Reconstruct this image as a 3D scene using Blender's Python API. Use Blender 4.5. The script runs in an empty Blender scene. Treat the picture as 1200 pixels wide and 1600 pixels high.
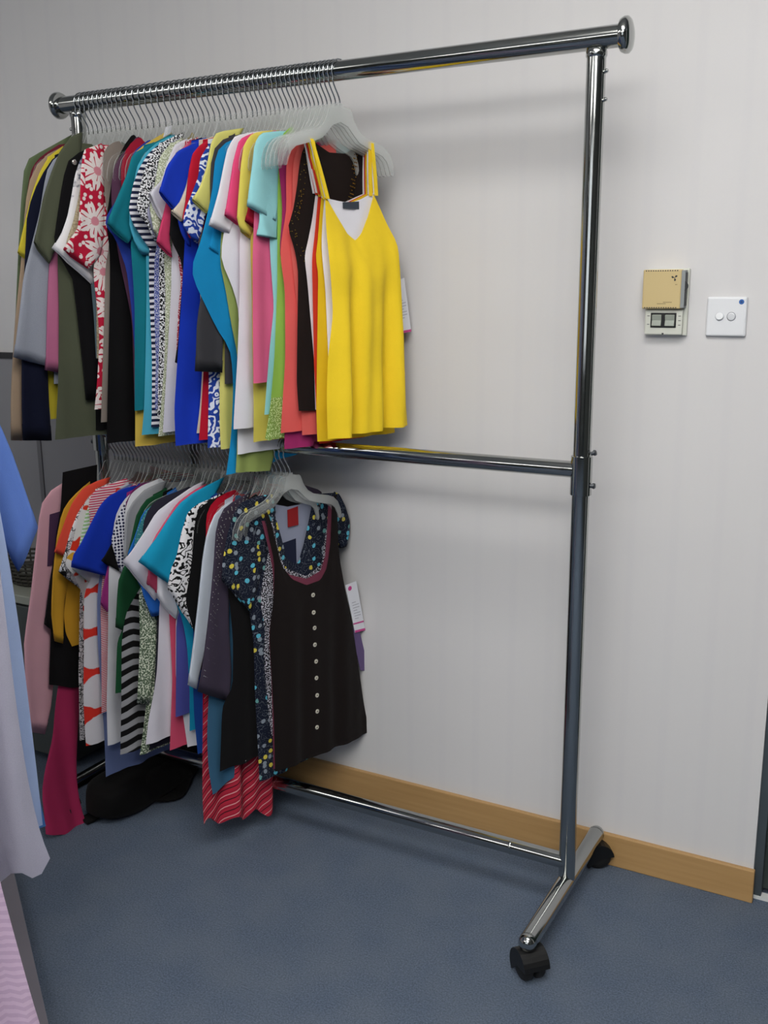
import bpy, bmesh, math, random
import numpy as np
from mathutils import Vector, Matrix

random.seed(4)
SC = bpy.context.scene
COL = SC.collection

# ------------------------------------------------------------------ camera
cam_d = bpy.data.cameras.new('camera')
cam = bpy.data.objects.new('camera', cam_d); COL.objects.link(cam)
YAW, PITCH, ROLL = 0.50116, -0.22270, -0.00778
fw = Vector((-math.sin(YAW)*math.cos(PITCH), math.cos(YAW)*math.cos(PITCH), math.sin(PITCH)))
rt = Vector((math.cos(YAW), math.sin(YAW), 0)); up = rt.cross(fw)
r2 = rt*math.cos(ROLL)+up*math.sin(ROLL); u2 = -rt*math.sin(ROLL)+up*math.cos(ROLL)
M = Matrix((r2, u2, -fw)).transposed().to_4x4()
M.translation = Vector((0.59049, -2.12332, 1.33902))
cam.matrix_world = M
cam_d.sensor_fit = 'VERTICAL'; cam_d.sensor_height = 36.0
cam_d.lens = 1563.7/1600*36.0
cam_d.clip_start = 0.05
SC.camera = cam

# ------------------------------------------------------------------ world, lights, exposure
SC.view_settings.view_transform = 'Standard'
SC.view_settings.look = 'None'
SC.view_settings.gamma = 1.0
SC.view_settings.use_curve_mapping = False
SC.view_settings.exposure = 0.0
SC.cycles.transparent_max_bounces = 64
wd = bpy.data.worlds.new('world'); SC.world = wd; wd.use_nodes = True
wd.node_tree.nodes['Background'].inputs[0].default_value = (.75, .82, 1, 1)
wd.node_tree.nodes['Background'].inputs[1].default_value = 0.05

CEIL = 2.55
LAMPS = [  # x, y, length along x, width, watts
    (0.35, -1.35, 1.2, .60, 24),
    (-2.3, -2.0, 1.2, .60, 10),
    (0.6, -2.9, 1.2, .60, 46),
    (-1.6, -4.3, 1.2, .60, 18),
    (1.2, -4.3, 1.2, .60, 20),
]
# added frontal fill from behind the camera, no known source there
wl = bpy.data.lights.new('front_fill', 'AREA'); wl.shape = 'RECTANGLE'; wl.size = 2.6; wl.size_y = 1.3; wl.energy = 10
wl.color = (.93, .96, 1.0)
wo = bpy.data.objects.new('front_fill', wl); COL.objects.link(wo)
wo.location = (0.4, -5.36, 1.55); wo.rotation_euler = (math.radians(90), 0, 0)

# ------------------------------------------------------------------ helpers
def srgb(h):
    c = [int(h[i:i+2], 16)/255 for i in (0, 2, 4)]
    return tuple(x/12.92 if x <= .04045 else ((x+.055)/1.055)**2.4 for x in c) + (1.0,)

class NT:
    def __init__(s, name):
        s.m = bpy.data.materials.new(name); s.m.use_nodes = True
        s.t = s.m.node_tree; s.b = s.t.nodes['Principled BSDF']
    def n(s, typ, **k):
        o = s.t.nodes.new(typ)
        for a, v in k.items(): setattr(o, a, v)
        return o
    def put(s, sock, v):
        if isinstance(v, bpy.types.NodeSocket): s.t.links.new(v, sock)
        else: sock.default_value = v
    def math(s, op, a, b=0.0, c=0.0, clamp=False):
        o = s.n('ShaderNodeMath', operation=op, use_clamp=clamp)
        for i, v in enumerate((a, b, c)): s.put(o.inputs[i], v)
        return o.outputs[0]
    def mix(s, f, a, b):
        o = s.n('ShaderNodeMix', data_type='RGBA')
        s.put(o.inputs[0], f); s.put(o.inputs[6], a); s.put(o.inputs[7], b)
        return o.outputs[2]
    def uv(s): return s.n('ShaderNodeTexCoord').outputs['UV']
    def obj(s): return s.n('ShaderNodeTexCoord').outputs['Object']
    def noise(s, vec, scale, detail=2.0, rough=.5):
        o = s.n('ShaderNodeTexNoise'); s.put(o.inputs['Vector'], vec)
        o.inputs['Scale'].default_value = scale; o.inputs['Detail'].default_value = detail
        o.inputs['Roughness'].default_value = rough
        return o.outputs[0]
    def vor(s, vec, scale, feature='F1', rnd=1.0):
        o = s.n('ShaderNodeTexVoronoi', feature=feature, voronoi_dimensions='2D'); s.put(o.inputs['Vector'], vec)
        o.inputs['Scale'].default_value = scale; o.inputs['Randomness'].default_value = rnd
        return o
    def step(s, v, edge, soft=.02):
        o = s.n('ShaderNodeMapRange', interpolation_type='SMOOTHSTEP'); s.put(o.inputs[0], v)
        o.inputs[1].default_value = edge-soft; o.inputs[2].default_value = edge+soft
        return o.outputs[0]
    def bump(s, h, strength, dist=.001):
        o = s.n('ShaderNodeBump'); s.put(o.inputs['Height'], h)
        o.inputs['Strength'].default_value = strength; o.inputs['Distance'].default_value = dist
        s.t.links.new(o.outputs[0], s.b.inputs['Normal'])
    def warp(s, vec, scale, amt):
        nz = s.n('ShaderNodeTexNoise'); s.put(nz.inputs['Vector'], vec); nz.inputs['Scale'].default_value = scale
        sub = s.n('ShaderNodeVectorMath', operation='SUBTRACT'); s.put(sub.inputs[0], nz.outputs[1]); sub.inputs[1].default_value = (.5, .5, .5)
        sc = s.n('ShaderNodeVectorMath', operation='SCALE'); s.put(sc.inputs[0], sub.outputs[0]); sc.inputs['Scale'].default_value = amt
        ad = s.n('ShaderNodeVectorMath', operation='ADD'); s.put(ad.inputs[0], vec); s.put(ad.inputs[1], sc.outputs[0])
        return ad.outputs[0]
    def sep(s, v):
        o = s.n('ShaderNodeSeparateXYZ'); s.put(o.inputs[0], v); return o.outputs

def plain(name, hexc, rough=.5, metal=0.0, spec=.5):
    k = NT(name); k.b.inputs['Base Color'].default_value = srgb(hexc)
    k.b.inputs['Roughness'].default_value = rough; k.b.inputs['Metallic'].default_value = metal
    k.b.inputs['Specular IOR Level'].default_value = spec
    nz = k.noise(k.obj(), 60)
    mr = k.n('ShaderNodeMapRange'); k.put(mr.inputs[0], nz)
    mr.inputs[3].default_value = max(0, rough-.04); mr.inputs[4].default_value = min(1, rough+.04)
    k.put(k.b.inputs['Roughness'], mr.outputs[0])
    return k.m

FAB = {}
def flower_field(k, vec, scale, petals, rad, rnd=.8):
    """local polar coordinates around scattered flower centres"""
    v = k.vor(vec, scale, rnd=rnd)
    sc = k.n('ShaderNodeVectorMath', operation='SCALE'); k.put(sc.inputs[0], vec); sc.inputs['Scale'].default_value = scale
    ps = k.n('ShaderNodeVectorMath', operation='SCALE'); k.put(ps.inputs[0], v.outputs['Position']); ps.inputs['Scale'].default_value = scale
    d = k.n('ShaderNodeVectorMath', operation='SUBTRACT'); k.put(d.inputs[0], sc.outputs[0]); k.put(d.inputs[1], ps.outputs[0])
    x, y, _ = k.sep(d.outputs[0])
    ang = k.math('ARCTAN2', y, x)
    r = k.math('SQRT', k.math('ADD', k.math('MULTIPLY', x, x), k.math('MULTIPLY', y, y)))
    pet = k.math('MULTIPLY_ADD', k.math('ABSOLUTE', k.math('COSINE', k.math('MULTIPLY', ang, petals/2))), rad*.55, rad*.45)
    return r, ang, pet, v

def fabric(spec, rough=.85):
    key = (spec, rough)
    if key in FAB: return FAB[key]
    p = spec.split(':'); kind = p[0]
    k = NT('fabric_' + spec.replace(':', '_').replace('.', ''))
    uv = k.uv(); x, y, _ = k.sep(uv)
    c = [srgb(q) for q in p[1:] if len(q) == 6 and '.' not in q and not (kind in 'kdlrw' and q.isdigit() and len(q) < 6)]
    num = [float(q) for q in p[1:] if not (len(q) == 6 and '.' not in q)]
    if kind == 's': base = c[0]; col = k.mix(k.noise(uv, 9, 3), tuple(v*.93 for v in base[:3])+(1,), tuple(min(1, v*1.06) for v in base[:3])+(1,))
    elif kind == 'h':
        col = k.mix(k.noise(uv, 420, 4, .7), c[0], c[1])
    elif kind == 'b':
        w = k.math('MULTIPLY_ADD', k.noise(uv, 7), .012, y)
        f = k.math('FRACT', k.math('DIVIDE', w, num[0]))
        col = k.mix(k.step(f, num[1], .04), c[0], c[1])
    elif kind == 'k':
        wv = k.warp(uv, num[0]*.5, 1.2/num[0])
        col = k.mix(k.step(k.noise(wv, num[0], 1.0), num[1]+.03, .03), c[0], c[1])
    elif kind == 'd':
        v = k.vor(uv, num[0], rnd=.25)
        col = k.mix(k.step(v.outputs['Distance'], .36, .05), c[1], c[0])
    elif kind == 'w':
        nz = k.noise(uv, num[0], 1.5)
        band = k.math('PINGPONG', k.math('MULTIPLY', nz, 5.0), .5)
        col = k.mix(k.step(band, .5-num[1]*2.0, .05), c[0], c[1])
    elif kind == 'f':
        r, a, pet, v = flower_field(k, k.warp(uv, 20, .01), num[0]*.62, 7, .62)
        fill = k.step(k.math('SUBTRACT', pet, r), .02, .02)
        vein = k.step(k.math('ABSOLUTE', k.math('SINE', k.math('MULTIPLY', a, 3.5))), .16, .06)
        sm = k.vor(uv, num[0]*2.6)
        leaf = k.step(sm.outputs['Distance'], .25, .03)
        col = k.mix(leaf, c[1], c[0])
        col = k.mix(k.math('MULTIPLY', fill, vein), col, c[1])
        ring = k.math('MULTIPLY', fill, k.step(r, .13, .02))
        col = k.mix(k.math('SUBTRACT', fill, ring, clamp=True), col, c[2])
    elif kind == 'l':
        r, a, pet, v = flower_field(k, k.warp(uv, 14, .012), num[0], 9, .6)
        d = k.math('ABSOLUTE', k.math('SUBTRACT', pet, r))
        ln = k.math('SUBTRACT', 1.0, k.step(d, .05, .02))
        rad = k.math('MULTIPLY', k.step(k.math('SINE', k.math('MULTIPLY', a, 18)), .75, .1), k.step(k.math('SUBTRACT', pet, r), .05, .05))
        edge = k.vor(uv, num[0]*1.7, 'DISTANCE_TO_EDGE')
        st = k.math('SUBTRACT', 1.0, k.step(edge.outputs['Distance'], .035, .015))
        sm = k.math('MAXIMUM', k.math('MAXIMUM', ln, rad), st)
        blot = k.step(k.noise(uv, num[0]*.7), .68, .02)
        col = k.mix(k.math('MAXIMUM', sm, blot), c[0], c[1])
    elif kind == 'r':
        wv = k.warp(uv, 12, .02)
        nz = k.noise(wv, num[0], 1.0)
        n2 = k.noise(wv, num[0]*.8+3, 1.0)
        col = k.mix(k.step(nz, .57, .02), c[0], c[1])
        col = k.mix(k.step(n2, .68, .02), col, c[2])
    elif kind == 'z':
        tri = k.math('PINGPONG', k.math('DIVIDE', y, .052), 1.0)
        nz = k.noise(k.warp(uv, 40, .01), 30, 3)
        lean = k.math('MULTIPLY', k.math('SINE', k.math('MULTIPLY', x, 42)), .32)
        f = k.math('ADD', k.math('ADD', tri, k.math('MULTIPLY', nz, .35)), lean)
        col = k.mix(k.step(f, .70, .03), c[0], c[1])
    elif kind == 't':
        nz = k.noise(uv, 60, 3)
        ln = k.math('MULTIPLY_ADD', y, 4.2, 1.35)
        f = k.step(k.math('ADD', nz, k.math('SUBTRACT', ln, .6)), .5, .12)
        col = k.mix(f, c[0], c[1])
    elif kind == 'g':
        t = k.math('ADD', k.math('MULTIPLY', x, -.75), y)
        f = k.math('FRACT', k.math('MULTIPLY', t, 34)); f2 = k.math('FRACT', k.math('MULTIPLY_ADD', t, 34, .45))
        f3 = k.math('FRACT', k.math('MULTIPLY', t, 100))
        col = k.mix(k.step(f, .93, .02), c[0], c[1]); col = k.mix(k.step(f2, .9, .02), col, c[2])
        col = k.mix(k.math('MULTIPLY', k.step(f3, .8, .05), .35), col, c[2])
    elif kind == 'F':
        wv = k.warp(uv, 30, .008)
        v = k.vor(wv, 62)
        blob = k.math('SUBTRACT', 1.0, k.step(v.outputs['Distance'], .34, .03))
        rp = k.n('ShaderNodeValToRGB'); rp.color_ramp.interpolation = 'CONSTANT'
        el = rp.color_ramp.elements; el[0].position = 0; el[0].color = c[0]
        for pos, hx in ((.55, '5fc3dc'), (.68, '8d97a2'), (.84, 'e0cf4a'), (.92, '6aa7a4')):
            e = el.new(pos); e.color = srgb(hx)
        el[-1].color = srgb('3f5a66')
        k.put(rp.inputs[0], k.sep(v.outputs['Color'])[0])
        col = k.mix(blob, c[0], rp.outputs[0])
        st = k.step(k.math('PINGPONG', k.math('MULTIPLY', k.noise(uv, 26, 1), 9.0), .5), .47, .015)
        col = k.mix(k.math('MULTIPLY', st, .55), col, srgb('7e8590'))
        fine = k.step(k.noise(uv, 330, 1), .66, .03)
        col = k.mix(k.math('MULTIPLY', fine, .4), col, srgb('9aa1ac'))
    k.put(k.b.inputs['Base Color'], col)
    k.b.inputs['Roughness'].default_value = rough
    k.b.inputs['Specular IOR Level'].default_value = .18 if rough > .5 else .5
    k.b.inputs['Sheen Weight'].default_value = .03 if rough > .5 else 0
    k.b.inputs['Sheen Roughness'].default_value = .5
    h = k.math('ADD', k.noise(uv, 900, 1), k.math('MULTIPLY', k.noise(k.warp(uv, 9, .05), 17, 2), 5.0))
    k.bump(h, .3, .0026)
    FAB[key] = k.m
    return k.m

def mesh_obj(name, verts, faces, mat, parent=None, uvs=None, smooth=True, mats=None, midx=None):
    me = bpy.data.meshes.new(name); me.from_pydata([tuple(map(float, v)) for v in verts], [], [tuple(map(int, f)) for f in faces])
    if uvs is not None:
        l = me.uv_layers.new(name='UVMap'); li = np.empty(len(me.loops), dtype=np.int32)
        me.loops.foreach_get('vertex_index', li)
        l.data.foreach_set('uv', np.asarray(uvs, dtype=np.float32)[li].ravel())
    for mt in (mats or [mat]): me.materials.append(mt)
    if midx is not None: me.polygons.foreach_set('material_index', np.asarray(midx, dtype=np.int32))
    if smooth: me.polygons.foreach_set('use_smooth', np.ones(len(me.polygons), dtype=bool))
    me.update()
    o = bpy.data.objects.new(name, me); COL.objects.link(o)
    if parent: o.parent = parent
    return o

def tag(o, label=None, cat=None, group=None, kind=None):
    if label: o['label'] = label
    if cat: o['category'] = cat
    if group: o['group'] = group
    if kind: o['kind'] = kind
    return o

def empty(name, loc, rz=0.0):
    o = bpy.data.objects.new(name, None); COL.objects.link(o)
    o.location = loc; o.rotation_euler = (0, 0, rz); o.empty_display_size = .05
    return o

def box_data(a, b):
    (x0, y0, z0), (x1, y1, z1) = a, b
    v = [(x0,y0,z0),(x1,y0,z0),(x1,y1,z0),(x0,y1,z0),(x0,y0,z1),(x1,y0,z1),(x1,y1,z1),(x0,y1,z1)]
    f = [(3,2,1,0),(4,5,6,7),(0,1,5,4),(1,2,6,5),(2,3,7,6),(3,0,4,7)]
    return v, f

def box(name, a, b, mat, parent=None, bevel=0.0, seg=2):
    v, f = box_data(a, b)
    o = mesh_obj(name, v, f, mat, parent, smooth=False)
    if bevel:
        m = o.modifiers.new('bevel', 'BEVEL'); m.width = bevel; m.segments = seg; m.limit_method = 'ANGLE'
    return o

def tube_data(pts, rad, seg=12, cap=True):
    pts = [Vector(p) for p in pts]; n = len(pts)
    rads = rad if isinstance(rad, (list, tuple)) else [rad]*n
    V, F = [], []
    t0 = (pts[1]-pts[0]).normalized()
    ref = Vector((0, 0, 1)) if abs(t0.z) < .9 else Vector((1, 0, 0))
    nrm = t0.cross(ref).normalized()
    for i in range(n):
        t = (pts[min(i+1, n-1)]-pts[max(i-1, 0)]).normalized()
        nrm = (nrm - t*nrm.dot(t)).normalized(); bn = t.cross(nrm)
        for j in range(seg):
            a = 2*math.pi*j/seg
            V.append(pts[i]+(nrm*math.cos(a)+bn*math.sin(a))*rads[i])
    for i in range(n-1):
        for j in range(seg):
            F.append((i*seg+j, i*seg+(j+1) % seg, (i+1)*seg+(j+1) % seg, (i+1)*seg+j))
    if cap:
        F.append(tuple(reversed(range(seg)))); F.append(tuple((n-1)*seg+j for j in range(seg)))
    return V, F

def tube(name, pts, rad, mat, parent=None, seg=16, cap=True):
    v, f = tube_data(pts, rad, seg, cap)
    o = mesh_obj(name, v, f, mat, parent)
    m = o.modifiers.new('edges', 'EDGE_SPLIT'); m.split_angle = math.radians(50)
    return o

def lathe_axis(name, prof, origin, axis, mat, parent=None, seg=24):
    """profile of (distance along axis, radius)"""
    o = Vector(origin); ax = Vector(axis).normalized()
    pts = [o+ax*d for d, r in prof]; rads = [max(r, 1e-4) for d, r in prof]
    ref = Vector((0, 0, 1)) if abs(ax.z) < .9 else Vector((1, 0, 0))
    n1 = ax.cross(ref).normalized(); n2 = ax.cross(n1)
    V, F = [], []
    for p, r in zip(pts, rads):
        for j in range(seg):
            a = 2*math.pi*j/seg; V.append(p+(n1*math.cos(a)+n2*math.sin(a))*r)
    for i in range(len(pts)-1):
        for j in range(seg): F.append((i*seg+j, i*seg+(j+1) % seg, (i+1)*seg+(j+1) % seg, (i+1)*seg+j))
    F.append(tuple(reversed(range(seg)))); F.append(tuple((len(pts)-1)*seg+j for j in range(seg)))
    ob = mesh_obj(name, V, F, mat, parent)
    m = ob.modifiers.new('edges', 'EDGE_SPLIT'); m.split_angle = math.radians(45)
    return ob

def prism(name, poly, x0, x1, mat, parent=None, bevel=0.0):
    """outline in (y, z) extruded along x"""
    n = len(poly)
    V = [(x0, y, z) for y, z in poly]+[(x1, y, z) for y, z in poly]
    F = [tuple(reversed(range(n))), tuple(range(n, 2*n))]+[(i, (i+1) % n, n+(i+1) % n, n+i) for i in range(n)]
    o = mesh_obj(name, V, F, mat, parent, smooth=False)
    if bevel:
        m = o.modifiers.new('bevel', 'BEVEL'); m.width = bevel; m.segments = 2; m.limit_method = 'ANGLE'; m.angle_limit = 1.0
    return o

# ------------------------------------------------------------------ materials of the place
def m_wall():
    k = NT('wallpaper'); co = k.obj(); x, y, z = k.sep(co)
    st = k.math('PINGPONG', k.math('MULTIPLY', k.math('ADD', x, y), 11.0), .5)
    fine = k.noise(co, 240, 3)
    mp = k.n('ShaderNodeMapping'); k.put(mp.inputs[0], co); mp.inputs['Scale'].default_value = (70, 70, 2.5)
    streak = k.noise(mp.outputs[0], 1.0, 2)
    f = k.math('ADD', k.math('MULTIPLY', k.step(st, .4, .06), .5), k.math('MULTIPLY', streak, .5))
    col = k.mix(f, srgb('d6d4d4'), srgb('d3d1d2'))
    k.put(k.b.inputs['Base Color'], col); k.b.inputs['Roughness'].default_value = .75
    k.b.inputs['Specular IOR Level'].default_value = .25
    k.bump(k.math('ADD', fine, k.math('MULTIPLY', f, .2)), .06, .001)
    return k.m
def m_carpet():
    k = NT('carpet'); co = k.obj()
    a = k.noise(co, 260, 3, .7); b = k.noise(co, 9, 3)
    c1 = k.mix(k.step(a, .5, .2), srgb('556172'), srgb('748298'))
    col = k.mix(k.math('MULTIPLY', k.step(b, .5, .25), .25), c1, srgb('868e98'))
    sp = k.step(k.noise(co, 500, 1), .7, .04)
    col = k.mix(k.math('MULTIPLY', sp, .4), col, srgb('9aa3b0'))
    k.put(k.b.inputs['Base Color'], col); k.b.inputs['Roughness'].default_value = .95
    k.b.inputs['Specular IOR Level'].default_value = .05
    k.bump(k.math('ADD', a, k.noise(co, 700, 2)), .9, .004)
    return k.m
def m_wood():
    k = NT('varnished_wood'); co = k.obj()
    mp = k.n('ShaderNodeMapping'); k.put(mp.inputs[0], co); mp.inputs['Scale'].default_value = (3, 60, 60)
    nz = k.noise(mp.outputs[0], 1.5, 4)
    k.put(k.b.inputs['Base Color'], k.mix(nz, srgb('a5804f'), srgb('bf9a68')))
    k.b.inputs['Roughness'].default_value = .4
    return k.m
def m_chrome():
    k = NT('chrome'); k.b.inputs['Base Color'].default_value = (.43, .44, .43, 1); k.b.inputs['Metallic'].default_value = 1
    nz = k.noise(k.obj(), 30, 3)
    mr = k.n('ShaderNodeMapRange'); k.put(mr.inputs[0], nz); mr.inputs[3].default_value = .07; mr.inputs[4].default_value = .15
    k.put(k.b.inputs['Roughness'], mr.outputs[0])
    return k.m
def m_clear():
    k = NT('clear_plastic')
    k.b.inputs['Base Color'].default_value = (.58, .60, .585, 1); k.b.inputs['Roughness'].default_value = .10
    nz = k.noise(k.obj(), 90, 2); k.bump(nz, .1, .001)
    tr = k.n('ShaderNodeBsdfTransparent'); tr.inputs[0].default_value = (.988, .99, .988, 1)
    fr = k.n('ShaderNodeFresnel'); fr.inputs[0].default_value = 1.5
    f = k.math('MULTIPLY_ADD', fr.outputs[0], .46, .017, clamp=True)
    mx = k.n('ShaderNodeMixShader'); k.put(mx.inputs[0], f); k.put(mx.inputs[1], tr.outputs[0]); k.put(mx.inputs[2], k.b.outputs[0])
    k.t.links.new(mx.outputs[0], k.t.nodes['Material Output'].inputs[0])
    return k.m
WALL, CARPET, WOOD, CHROME, CLEAR = m_wall(), m_carpet(), m_wood(), m_chrome(), m_clear()
WIRE = plain('hook_wire', 'b4b8bc', .12, 1.0)
BLACKP = plain('black_plastic', '0c0c0d', .45)
RUBBER = plain('black_rubber', '141415', .7)
WHITEP = plain('white_plastic', 'e2e3e6', .3)
CREAMP = plain('aged_cream_plastic', 'cbb583', .4)
OFFWH = plain('ivory_plastic', 'cfd0c6', .4)
DARK = plain('dark_grey', '26282a', .5)
GREY = plain('grey_laminate', '8f9090', .55)
PAPER = plain('card_white', 'dcdde4', .6)

# ------------------------------------------------------------------ room shell
RAILY, TOPZ, MIDZ = -0.2348, 1.7686, 0.9813
WX = 0.35
def struct(o): o['kind'] = 'structure'; return o
struct(box('floor', (-4.2, -5.4, -.05), (3.2, 2.0, 0), CARPET))
struct(box('ceiling', (-4.2, -5.4, CEIL), (3.2, 2.0, CEIL+.05), plain('ceiling_paint', 'c9c9c6', .8)))
struct(box('wall_back', (-4.2, 0, 0), (WX, .11, CEIL), WALL))
struct(box('wall_left', (-4.3, -5.4, 0), (-4.2, 2.0, CEIL), WALL))
struct(box('wall_right', (3.2, -5.4, 0), (3.3, 2.0, CEIL), plain('painted_wall', '454846', .8)))
struct(box('wall_front', (-4.2, -5.5, 0), (3.2, -5.4, CEIL), plain('painted_wall_dark', '2f3230', .8)))
wn = struct(box('added_window_1', (-.92, -5.40, .88), (1.72, -5.385, 2.22), plain('added_window_glass', 'aab4bd', .1)))  # made-up pane and frame, added to go with the frontal fill lamp
for p, q in (((-.96, -5.40, .84), (-.90, -5.35, 2.26)), ((1.70, -5.40, .84), (1.76, -5.35, 2.26)), ((-.90, -5.40, .84), (1.70, -5.35, .90)), ((-.90, -5.40, 2.20), (1.70, -5.35, 2.26))):
    box('added_window_frame', p, q, WHITEP, wn)
bb = struct(box('baseboard_back', (-4.2, -.013, 0), (WX+.004, 0, .0781), WOOD, bevel=.002))
# doorway beyond the wall's end: aluminium frame, dark door, sill strip
struct(box('trim_1', (WX, .012, 0), (WX+.018, .10, CEIL), plain('grey_aluminium', '5d666b', .45, .6)))
dr = struct(box('door_1', (WX+.018, .05, .012), (1.35, .09, 2.05), plain('dark_green_glass', '26332f', .25)))
box('frame', (WX+.018, .042, .012), (WX+.05, .096, 2.05), plain('dark_door_frame', '39423f', .5), dr)
struct(box('trim_2', (WX, .01, 0), (1.35, .03, .008), plain('sill_strip', 'd6d8d6', .5)))
struct(box('wall_side', (1.35, 0, 0), (3.2, .11, CEIL), WALL))

# wall-mounted panel behind the left end, with dark capping and joint strip
wp = struct(box('trim_3', (-4.2, -.02, 0), (-1.16, 0, 1.135), plain('panel_grey', '8d8c90', .6)))
box('capping', (-4.2, -.024, 1.135), (-1.16, 0, 1.152), plain('dark_capping', '2b2b2f', .5), wp)
box('joint', (-1.74, -.024, .0), (-1.725, -.0195, 1.135), plain('joint_strip', '6d6c70', .5), wp)

# ceiling lights (tube fixtures): housing, diffuser edge, and the light they give
def ceiling_light(i, x, y, L, W, watts):
    t = empty('ceiling_light', (x, y, CEIL-.0605))
    tag(t, ['ceiling light fitting nearest the garment rack', 'ceiling light fitting on the left of the room', 'ceiling light fitting above the photographer',
            'ceiling light fitting in the rear left corner', 'ceiling light fitting in the rear right corner'][i], 'light', 'ceiling light fittings')
    hw = plain('fitting_white', 'd8d8d6', .5)
    box('housing', (-L/2-.02, -W/2-.02, .012), (L/2+.02, W/2+.02, .06), hw, t, .004)
    for s in (-1, 1):
        box('side_rail', (-L/2-.02, s*(W/2+.009)-.006, -.006), (L/2+.02, s*(W/2+.008)+.006, .012), hw, t)
    k = NT('lit_diffuser'); em = k.n('ShaderNodeEmission'); em.inputs[0].default_value = (1.0, .985, .95, 1)
    em.inputs[1].default_value = watts/(math.pi*L*W)
    k.t.links.new(em.outputs[0], k.t.nodes['Material Output'].inputs[0])
    box('diffuser', (-L/2, -W/2, -.10), (L/2, W/2, .011), k.m, t, .02, 3)
for i, a in enumerate(LAMPS): ceiling_light(i, *a)

# ------------------------------------------------------------------ garment rack
def ring_pts(n): return [2*math.pi*j/n for j in range(n)]
rack = empty('garment_rack', (0, RAILY, 0))
tag(rack, 'chrome two-tier garment rack on black casters against the wall', 'garment rack')
LX, LP = -1.3325, -1.272
tube('top_rail', [(LX+.01, 0, TOPZ), (.045, 0, TOPZ)], .0195, CHROME, rack, 28)
for s, x in ((-1, LX), (1, .0545)):
    lathe_axis('end_cap', [(-.012, .0195), (-.010, .028), (-.004, .031), (.002, .031), (.006, .027), (.009, .018), (.011, .006)], (x, 0, TOPZ), (s, 0, 0), CHROME, rack)
for x, nm in ((0, 'post'), (LP, 'post')):
    po = tube(nm, [(x, 0, .07), (x, 0, TOPZ-.019)], .0175, CHROME, rack, 24)
    lathe_axis('weld_ring', [(0, .0165), (.004, .0192), (.012, .0192), (.016, .017)], (x, 0, TOPZ-.034), (0, 0, 1), CHROME, po)
    sl = lathe_axis('collar', [(0, .0185), (.001, .0213), (.078, .0213), (.079, .0185)], (x, 0, MIDZ-.05), (0, 0, 1), CHROME, rack)
    sg = 1 if x == 0 else -1
    for z in (MIDZ+.034, MIDZ-.03):
        lathe_axis('screw', [(0, .004), (.006, .004), (.0065, .006), (.010, .0055), (.011, .003)], (x+sg*.019, -.002, z), (sg, -.1, .35 if z > MIDZ else .1), plain('steel_screw', '6b6e72', .35, 1), sl, 12)
    for z in (1.71, 1.662):
        lathe_axis('peg', [(0, .003), (.005, .004), (.008, .003)], (x+sg*.016, -.004, z), (sg, -.2, .3), CHROME, po, 10)
    tube('leg', [(x, -.235, .0765), (x, .215, .0765)], .0185, CHROME, rack, 24)
    for y, s in ((-.235, -1), (.215, 1)):
        lathe_axis('leg_cap', [(-.004, .0185), (.004, .0185), (.010, .0165), (.015, .012), (.018, .006), (.0185, .001)], (x, y, .0765), (0, s, 0), CHROME, rack)
        # swivel caster: stem, hood, two wheels
        cy = y - s*.006
        ang = {(0, -1): -.75, (0, 1): .55, (-1, -1): .3, (-1, 1): -.4}[(0 if x == 0 else -1, s)]
        c = empty('caster', (x, cy, 0), ang); c.parent = rack
        lathe_axis('stem', [(.052, .006), (.066, .006), (.066, .010), (.070, .010)], (0, 0, 0), (0, 0, 1), CHROME, c, 14)
        for w in (-1, 1):
            lathe_axis('wheel', [(.003, .012), (.004, .026), (.007, .0295), (.018, .0295), (.022, .026), (.024, .015), (.0245, .004)], (.006, 0, .0297), (0, w, 0), RUBBER, c, 28)
        prof = []
        for q in range(15):
            a = math.radians(-42 + q*215/14); prof.append((.006-math.cos(a)*.0345, .0297+math.sin(a)*.0345))
        inn = [(.006+(p-.006)*.9, .0297+(z-.0297)*.9) for p, z in reversed(prof)]
        V, F = [], []; nn = len(prof)
        for yy in (-.0275, .0275):
            for p, z in prof: V.append((p, yy, z))
        for yy in (-.0275, .0275):
            V.append((.006, yy, .0297))
        for q in range(nn-1):
            F.append((q, q+1, nn+q+1, nn+q)); F.append((2*nn, q+1, q)); F.append((2*nn+1, nn+q, nn+q+1))
        mesh_obj('hood', V, F, BLACKP, c, smooth=False)
tube('lower_rail', [(LP, 0, MIDZ), (0, 0, MIDZ)], .0165, CHROME, rack, 24)
tube('base_rail', [(LP, 0, .1231), (0, 0, .1231)], .0172, CHROME, rack, 24)
lathe_axis('rail_joint', [(-.001, .0173), (0, .0178), (.003, .0178), (.004, .0173)], (-.13, 0, .1231), (1, 0, 0), CHROME, rack)

# ------------------------------------------------------------------ hangers
ROT = -math.radians(15)
def half(o): return o + [(-y, z) for y, z in reversed(o)]
out_r = [(0, -.062), (.006, -.062), (.007, -.068), (.026, -.070), (.031, -.074), (.040, -.094), (.052, -.110), (.070, -.121), (.095, -.128), (.118, -.133), (.135, -.140), (.149, -.153), (.158, -.172), (.161, -.190),
         (.157, -.196), (.150, -.194), (.146, -.182), (.138, -.167), (.125, -.157), (.100, -.150), (.074, -.143), (.055, -.136), (.040, -.124), (.022, -.107), (0, -.100)]
ARM = np.array(out_r[5:14])
OUT = out_r + [(-y, z) for y, z in reversed(out_r[1:-1])]
def hook_path():
    R = .0225; pts = []
    for q in range(12):
        a = math.radians(-28 + q*(215+28)/11); pts.append((0, math.cos(a)*R, math.sin(a)*R))
    pts += [(0, -.0200, -.019), (0, -.0172, -.027), (0, -.0122, -.036), (0, -.0070, -.044), (0, -.0030, -.051), (0, -.0008, -.057), (0, 0, -.063), (0, 0, -.072)]
    return pts
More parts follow.
